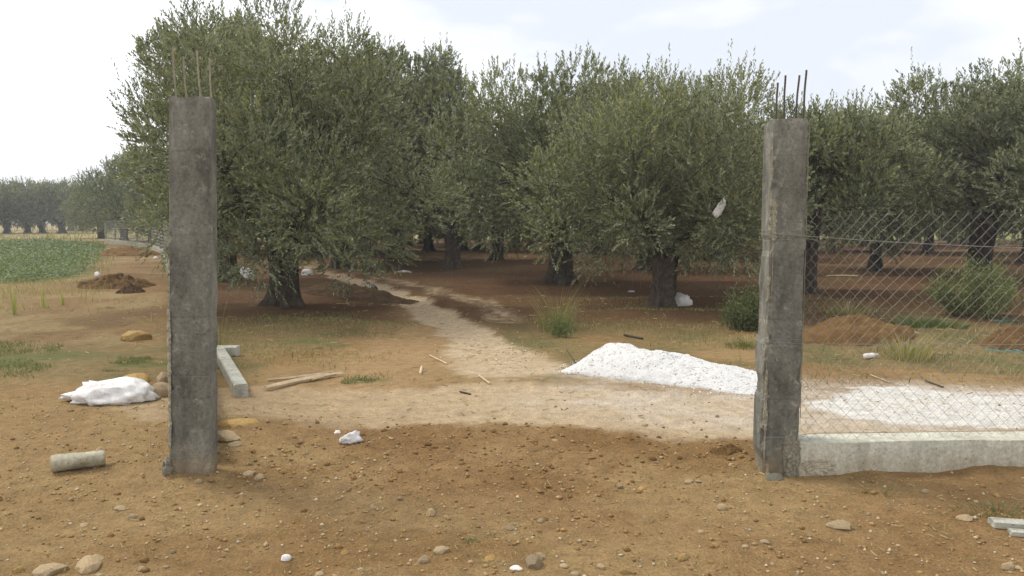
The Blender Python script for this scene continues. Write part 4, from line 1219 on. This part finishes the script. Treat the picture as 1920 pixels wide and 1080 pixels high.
stick('dry_stick', 'thin pale stick on the grass left of the path gravel', 'stick', gpts([(806, 668), (838, 684)], 0.012), 0.009, M_PLANK)
stick('dry_stick', 'upright pale splinter at the near end of the path', 'stick', gpts([(788, 703), (791, 690)], 0.012), 0.014, M_PLANK)
stick('dry_stick', 'pale stick lying on the track below the path', 'stick', gpts([(898, 706), (918, 721)], 0.012), 0.010, M_PLANK)
stick('dry_stick', 'short dark stick on the pale track', 'stick', gpts([(862, 736), (882, 741)], 0.01), 0.008, M_BARK)
stick('dry_stick', 'bent dry twig standing left of the left pillar', 'stick', [tuple(G(283, 836)), tuple(G(281, 836, 0.05)), tuple(G(286, 836, 0.11))], 0.0035, M_PLANK)
stick('dry_stick', 'pale branch lying on dark soil behind the wire mesh', 'stick', gpts([(1550, 520), (1580, 523), (1608, 528)], 0.04), 0.022, M_PLANK)
stick('dry_stick', 'dark stick at the edge of the white gravel spread', 'stick', gpts([(1735, 716), (1768, 728)], 0.012), 0.008, M_BARK)
stick('dry_stick', 'pale stick crossing the turf behind the fence', 'stick', gpts([(1632, 705), (1668, 719)], 0.012), 0.007, M_PLANK)
stick('dry_stick', 'mossy stick lying above the gravel pile', 'stick', gpts([(1170, 630), (1205, 637)], 0.015), 0.014, M_BARK)
stick('dry_branch', 'dark forked twig bent over the left end of the gravel pile', 'branch', [tuple(G(1062, 660, 0.03)), tuple(G(1066, 680, 0.10)), tuple(G(1080, 690, 0.05))], 0.006, M_BARK)

# ------------------------------------------------------------------ grass, weeds and crops
def blades_mesh(name, x, y, hgt, wid, seed, cols, lean=0.35, seg=3, z=None):
    rng = np.random.default_rng(seed); n = len(x)
    z = height(x, y) if z is None else z
    a = rng.random(n) * 2 * math.pi
    D = np.stack([np.cos(a), np.sin(a)], 1); Wd = np.stack([-np.sin(a), np.cos(a)], 1)
    b2 = rng.random(n) * 6.28; Wd = np.stack([np.cos(b2), np.sin(b2)], 1)
    le = lean * rng.random(n) * hgt
    V = []
    for k in range(seg + 1):
        t = k / seg; w = wid * (1 - t) ** 0.7 * 0.5 + 0.0004
        cx = x + D[:, 0] * le * t ** 1.8; cy = y + D[:, 1] * le * t ** 1.8; cz = z - 0.01 + hgt * t * (1 - 0.15 * t * lean)
        V.append(np.stack([cx - Wd[:, 0] * w, cy - Wd[:, 1] * w, cz], 1)); V.append(np.stack([cx + Wd[:, 0] * w, cy + Wd[:, 1] * w, cz], 1))
    V = np.stack(V, 1); m = 2 * (seg + 1)
    F = []
    for k in range(seg):
        F.append(np.stack([np.arange(n) * m + 2 * k, np.arange(n) * m + 2 * k + 1, np.arange(n) * m + 2 * k + 3, np.arange(n) * m + 2 * k + 2], 1))
    F = np.concatenate(F)
    cb = np.array(cols); c = cb[rng.integers(0, len(cb), n)] * rng.uniform(0.75, 1.25, (n, 1))
    return mesh_np(name, V.reshape(-1, 3), F, np.repeat(c, m, 0))

DRY = [(0.36, 0.29, 0.13), (0.45, 0.37, 0.18), (0.30, 0.25, 0.10), (0.22, 0.20, 0.08)]
GREEN = [(0.08, 0.115, 0.03), (0.105, 0.14, 0.04), (0.14, 0.155, 0.05)]
OLIVE = [(0.13, 0.14, 0.05), (0.19, 0.18, 0.07), (0.26, 0.22, 0.09), (0.09, 0.11, 0.035)]

def zone_grass(name, label, poly, n, h, w, cols, seed, thr=None, lean=0.6):
    rng = np.random.default_rng(seed)
    pa = np.array(poly); x = rng.uniform(pa[:, 0].min(), pa[:, 0].max(), n); y = rng.uniform(pa[:, 1].min(), pa[:, 1].max(), n)
    sc_ = min(0.5, 0.12 * (pa[:, 1].max() - pa[:, 1].min()) + 0.12)
    k = poly_mask(x + 2.2 * sc_ * fbm(x / sc_ * 0.5, y / sc_ * 0.5, seed + 1), y + 2.2 * sc_ * fbm(x / sc_ * 0.5 + 9, y / sc_ * 0.5, seed + 2), poly)
    if thr is not None: k &= fbm(x * thr[1], y * thr[1], seed) + 0.25 * (rng.random(n) - 0.5) > thr[0]
    x, y = x[k], y[k]
    o = obj(name, blades_mesh(name, x, y, rng.uniform(h[0], h[1], len(x)), rng.uniform(w[0], w[1], len(x)), seed, cols, lean), M_GRASS)
    o['kind'] = 'stuff'; o['label'] = label; o['category'] = 'grass'
    return o
fq = lambda *uv: [flat(u, v) for u, v in uv]
zone_grass('dry_grass', 'straw-coloured dry grass along the near edge of the green field', fq((-300, 592), (60, 590), (165, 572), (200, 545), (150, 528), (-300, 530)), 8000, (0.04, 0.20), (0.005, 0.011), DRY, 401, (0.0, 0.8))
zone_grass('dry_grass', 'pale dry grass fringe at the right edge of the green field', fq((160, 535), (205, 520), (225, 480), (215, 466), (196, 470), (175, 505)), 3000, (0.08, 0.32), (0.010, 0.02), DRY[:3] + GREEN[:1], 403, (-0.08, 0.8))
zone_grass('dry_grass', 'strip of tall dry grass on the far side of the green field', fq((-300, 452), (60, 452), (190, 461), (190, 452), (100, 446), (-300, 446)), 3500, (0.15, 0.5), (0.03, 0.05), DRY[2:] + OLIVE[:2], 405, (-0.10, 0.2))
zone_grass('green_grass', 'patch of short green grass at the left edge below the dry grass', fq((-250, 712), (60, 712), (105, 692), (80, 645), (-250, 630)), 22000, (0.02, 0.06), (0.004, 0.008), GREEN, 407, (0.0, 1.5), 0.9)
zone_grass('green_grass', 'small green grass patch behind the ochre rocks left of the pillar', fq((205, 700), (300, 700), (310, 672), (215, 672)), 6000, (0.015, 0.05), (0.003, 0.006), GREEN, 409, (0.03, 3), 0.9)
zone_grass('green_grass', 'small green grass tuft strip beside the cane bundle', fq((645, 714), (720, 712), (770, 695), (740, 690), (650, 702)), 1800, (0.02, 0.06), (0.004, 0.007), GREEN, 411, (-0.06, 2), 0.9)
zone_grass('dry_turf', 'thin dry turf and litter under the front tree left of the path', fq((400, 700), (640, 695), (760, 640), (800, 600), (640, 585), (400, 590)), 16000, (0.015, 0.07), (0.004, 0.008), OLIVE + DRY[:2], 413, (0.0, 0.9), 0.9)
zone_grass('dry_turf', 'thin dry turf between the gravel pile and front right tree', fq((960, 660), (1060, 665), (1420, 700), (1425, 560), (1100, 555), (1000, 590)), 16000, (0.02, 0.08), (0.004, 0.009), OLIVE + DRY[:2], 415, (-0.03, 0.9), 0.9)
zone_grass('dry_turf', 'patchy turf and weeds behind the wire mesh', fq((1500, 725), (1920, 725), (2300, 740), (2300, 560), (1500, 560)), 26000, (0.02, 0.10), (0.004, 0.009), OLIVE + DRY[:2] + GREEN[:1], 417, (-0.03, 0.9), 0.9)
zone_grass('grove_grass', 'sparse grass on the ploughed ground under the trees', fq((560, 560), (1900, 570), (1900, 470), (400, 470)), 14000, (0.04, 0.14), (0.010, 0.022), OLIVE, 419, (0.06, 0.35), 0.7)
zone_grass('meadow_grass', 'sunlit yellow-green grass field beyond the grove', fq((-200, 446), (1920, 446), (1920, 432), (-200, 432)), 6000, (0.1, 0.35), (0.06, 0.14), [(0.18, 0.20, 0.07), (0.23, 0.22, 0.08)], 421, None, 0.5)

zone_grass('dry_grass', 'sparse dry grass on the bare bank between field and footing wall', fq((150, 600), (300, 640), (305, 500), (290, 478), (225, 470), (215, 520)), 6000, (0.03, 0.14), (0.006, 0.014), DRY + OLIVE[:2], 423, (0.03, 0.6), 0.9)
# leafy crop
rng = np.random.default_rng(430)
pa = np.array(CROP); n = 110000
x = rng.uniform(-34, pa[:, 0].max(), n); y = rng.uniform(pa[:, 1].min(), pa[:, 1].max(), n)
y = pa[:, 1].min() + (pa[:, 1].max() - pa[:, 1].min()) * rng.random(n) ** 1.6
k = poly_mask(x + 0.8 * fbm(x, y, 433), y + 1.0 * fbm(x, y, 435), CROP) & (fbm(x * 0.6, y * 0.4, 431) + 0.3 * (rng.random(n) - 0.5) > -0.16)
x, y = x[k], y[k]; n = len(x)
hh = rng.uniform(0.02, 0.20, n); a = rng.random(n) * 6.28; tl = rng.uniform(0.05, 0.9, n)
s = rng.uniform(0.022, 0.05, n) * np.clip(y / 30, 0.8, 2)
zc = height(x, y) + hh * (0.7 + 0.9 * (fbm(x * 1.1, y * 1.1, 437) + 0.5) * 0.6)
D = np.stack([np.cos(a) * np.cos(tl), np.sin(a) * np.cos(tl), np.sin(tl)], 1); W = np.stack([-np.sin(a), np.cos(a), rng.normal(size=n) * 0.3], 1)
P = np.stack([x, y, zc], 1)
V = np.stack([P - D * s[:, None], P - W * s[:, None] * 0.75, P + D * s[:, None], P + W * s[:, None] * 0.75], 1)
cb = np.array([(0.082, 0.122, 0.034), (0.11, 0.15, 0.045), (0.15, 0.178, 0.055), (0.065, 0.098, 0.028)])
cc = cb[rng.integers(0, 4, n)] * rng.uniform(0.8, 1.25, (n, 1))
crop = obj('field_crop', mesh_np('field_crop', V.reshape(-1, 3), (np.arange(n) * 4)[:, None] + np.arange(4)[None], np.repeat(cc, 4, 0)), M_GRASS)
crop['kind'] = 'stuff'; crop['label'] = 'low leafy green crop covering the field at left'; crop['category'] = 'crop'

def bush(name, label, u, v, n, w, d, h, leaf, cols, seed, cat='shrub'):
    p = G(u, v); rng = np.random.default_rng(seed)
    ns = 46
    sa = rng.random(ns) * 6.28; sr = rng.random(ns) ** 0.6
    sh = h * (1 - 0.55 * sr ** 2) * rng.uniform(0.55, 1.1, ns)
    si = rng.integers(0, ns, n); t = rng.random(n) ** 0.75
    P = np.stack([np.cos(sa[si]) * sr[si] * w / 2 * (0.35 + 0.65 * t), np.sin(sa[si]) * sr[si] * d / 2 * (0.35 + 0.65 * t), sh[si] * t], 1) + rng.normal(size=(n, 3)) * 0.055
    P[:, 2] = np.abs(P[:, 2])
    D = unit(rng.normal(size=(n, 3)) + np.array([0, 0, 1.1])); W = unit(np.cross(D, rng.normal(size=(n, 3))))
    L = (leaf * rng.uniform(0.6, 1.5, n))[:, None]
    V = np.stack([P, P + D * L * 0.5 - W * L * 0.11, P + D * L, P + D * L * 0.5 + W * L * 0.11], 1)
    cb = np.array(cols); c = cb[rng.integers(0, len(cb), n)] * rng.uniform(0.7, 1.3, (n, 1))
    me = mesh_np(name, V.reshape(-1, 3), (np.arange(n) * 4)[:, None] + np.arange(4)[None], np.repeat(c, 4, 0))
    return tag(obj(name, me, M_GRASS, None, p), label, cat)
def tuft(name, label, u, v, n, rad, h, w, cols, seed, lean=0.5, cat='weed', squash=1.0):
    p = G(u, v); rng = np.random.default_rng(seed)
    a = rng.random(n) * 6.28; r = rad * rng.random(n) ** 0.7
    x = p.x + np.cos(a) * r; y = p.y + np.sin(a) * r * squash
    hg = (h[0] + (h[1] - h[0]) * rng.random(n) ** 1.6) * (1 - 0.45 * (r / rad) ** 2)
    me = blades_mesh(name, x, y, hg, rng.uniform(w[0], w[1], n), seed, cols, lean, 4)
    co = np.empty(len(me.vertices) * 3, np.float32); me.vertices.foreach_get('co', co); co = co.reshape(-1, 3) - np.array(p, np.float32)
    me.vertices.foreach_set('co', co.ravel()); me.update()
    return tag(obj(name, me, M_GRASS, None, p), label, cat)
tuft('weed', 'tall wispy olive-green grass tuft standing between path and gravel pile', 1046, 620, 300, 0.26, (0.2, 0.85), (0.004, 0.008), OLIVE[:3] + DRY[2:], 501, 0.55)
bush('weed', 'low dark green weed at the foot of the tall clump', 1052, 632, 900, 0.26, 0.2, 0.30, 0.04, GREEN, 503, 'weed')
bush('shrub', 'dark green bushy shrub just left of the right pillar', 1402, 618, 5200, 0.75, 0.6, 0.62, 0.05, [(0.05, 0.07, 0.02), (0.07, 0.09, 0.028), (0.1, 0.115, 0.04)], 505)
tuft('weed', 'pale wispy grass clump under the dark shrub', 1400, 650, 300, 0.25, (0.06, 0.18), (0.005, 0.009), OLIVE, 506, 0.9, 'grass')
bush('shrub', 'large green weed bush behind the fence at the right', 1830, 592, 8500, 1.6, 1.0, 0.85, 0.06, GREEN + OLIVE[:2], 507)
tuft('weed', 'leafy green weed patch below the large bush behind the fence', 1740, 612, 700, 0.5, (0.08, 0.22), (0.012, 0.02), GREEN, 509, 0.9)
tuft('dry_grass_clump', 'pale dry grass clump behind the middle of the wire mesh', 1700, 672, 380, 0.26, (0.15, 0.42), (0.004, 0.007), DRY, 511, 0.7, 'grass')
tuft('dry_grass_clump', 'dry grass tuft on top of the brown earth mound', 1590, 590, 260, 0.32, (0.1, 0.34), (0.004, 0.008), DRY, 513, 0.8, 'grass')
tuft('dry_grass_clump', 'faint dry grass wisp in front of the footing wall at right', 1660, 925, 90, 0.20, (0.04, 0.10), (0.002, 0.003), OLIVE + DRY[:2], 515, 1.6, 'grass', 0.5)
tuft('weed', 'small bluish-green seedling in the centre foreground', 884, 1016, 60, 0.035, (0.015, 0.045), (0.004, 0.007), [(0.09, 0.15, 0.06), (0.12, 0.17, 0.07)], 517, 0.9)
tuft('weed', 'fainter green seedling right of the bluish seedling', 925, 1004, 40, 0.035, (0.012, 0.035), (0.003, 0.006), GREEN, 519, 0.9)
tuft('weed', 'grey-green weed clump by the lower right slab fragments', 1870, 960, 260, 0.22, (0.02, 0.07), (0.004, 0.007), OLIVE[:2] + GREEN[:1], 521, 1.1, 'weed', 0.5)
tuft('weed', 'dry tangled weed left of the pillar fence, beside the ochre rock', 282, 605, 60, 0.22, (0.05, 0.2), (0.004, 0.006), DRY, 523, 0.9)
tuft('weed', 'tall thin dead stalks tangled against the right of the left pillar', 412, 655, 18, 0.10, (0.4, 0.95), (0.005, 0.009), DRY[2:], 525, 0.5)
for u, v, h, lab in ((28, 590, 0.70, 'tallest dry reed stalk at the left edge of the field'), (79, 576, 0.52, 'dry reed stalk right of the tallest one'), (118, 572, 0.36, 'short bent reed stalk near the field corner'), (86, 578, 0.3, 'short dry stalk close beside the second reed')):
    tuft('reed_stalk', lab, u, v, 9, 0.045, (h * 0.7, h), (0.014, 0.026), [(0.40, 0.36, 0.14), (0.34, 0.34, 0.12)], int(u) + 600, 0.12, 'reed')

# straw litter
rng = np.random.default_rng(700)
n = 2600
u = rng.uniform(-50, 1970, n); v = rng.uniform(560, 1080, n)
v = 560 + 520 * rng.random(n) ** 1.5
pts = np.array([flat(a, b) for a, b in zip(u, v)]); x, y = pts[:, 0], pts[:, 1]
a = rng.random(n) * math.pi; L = rng.uniform(0.012, 0.05, n) * np.clip(y / 5, 0.7, 2.2); w = rng.uniform(0.0012, 0.0030, n) * np.clip(y / 5, 0.8, 2)
dx, dy = np.cos(a) * L, np.sin(a) * L
x2, y2 = x + dx, y + dy
z1 = height(x, y) + 0.006; z2 = height(x2, y2) + 0.006 + 0.012 * rng.random(n)
wx, wy = -np.sin(a) * w, np.cos(a) * w
V = np.stack([np.stack([x - wx, y - wy, z1], 1), np.stack([x2 - wx, y2 - wy, z2], 1), np.stack([x2, y2, z2 + w * 1.5], 1), np.stack([x, y, z1 + w * 1.5], 1)], 1)
V2 = np.stack([V[:, 3], V[:, 2], np.stack([x2 + wx, y2 + wy, z2], 1), np.stack([x + wx, y + wy, z1], 1)], 1)
VV = np.concatenate([V, V2]); cb = np.array(DRY[:3] + [(0.2, 0.12, 0.06)])
cc = cb[rng.integers(0, 4, n)]; cc = np.concatenate([cc, cc])
st = obj('straw_litter', mesh_np('straw_litter', VV.reshape(-1, 3), (np.arange(2 * n) * 4)[:, None] + np.arange(4)[None], np.repeat(cc, 4, 0)), M_GRASS)
st['kind'] = 'stuff'; st['label'] = 'bits of straw and twigs scattered over the ground'; st['category'] = 'straw'

# ------------------------------------------------------------------ hazy air
hm = bpy.data.materials.new('hazy_air'); hm.use_nodes = True
hm.node_tree.nodes.clear()
ho = hm.node_tree.nodes.new('ShaderNodeOutputMaterial')
hv = hm.node_tree.nodes.new('ShaderNodeVolumePrincipled')
hv.inputs['Color'].default_value = (0.93, 0.95, 1.0, 1)
hv.inputs['Density'].default_value = 0.0013
hv.inputs['Anisotropy'].default_value = 0.0
hm.node_tree.links.new(hv.outputs['Volume'], ho.inputs['Volume'])
hx0, hx1, hy0, hy1, hz0, hz1 = -1000, 1000, -40, 1500, -1.6, 9.5
HV = [(x_, y_, z_) for z_ in (hz0, hz1) for y_ in (hy0, hy1) for x_ in (hx0, hx1)]
HF = [(0, 2, 3, 1), (4, 5, 7, 6), (0, 1, 5, 4), (2, 6, 7, 3), (0, 4, 6, 2), (1, 3, 7, 5)]
haze = obj('haze', mesh_py('haze', HV, HF), hm)
haze['kind'] = 'stuff'
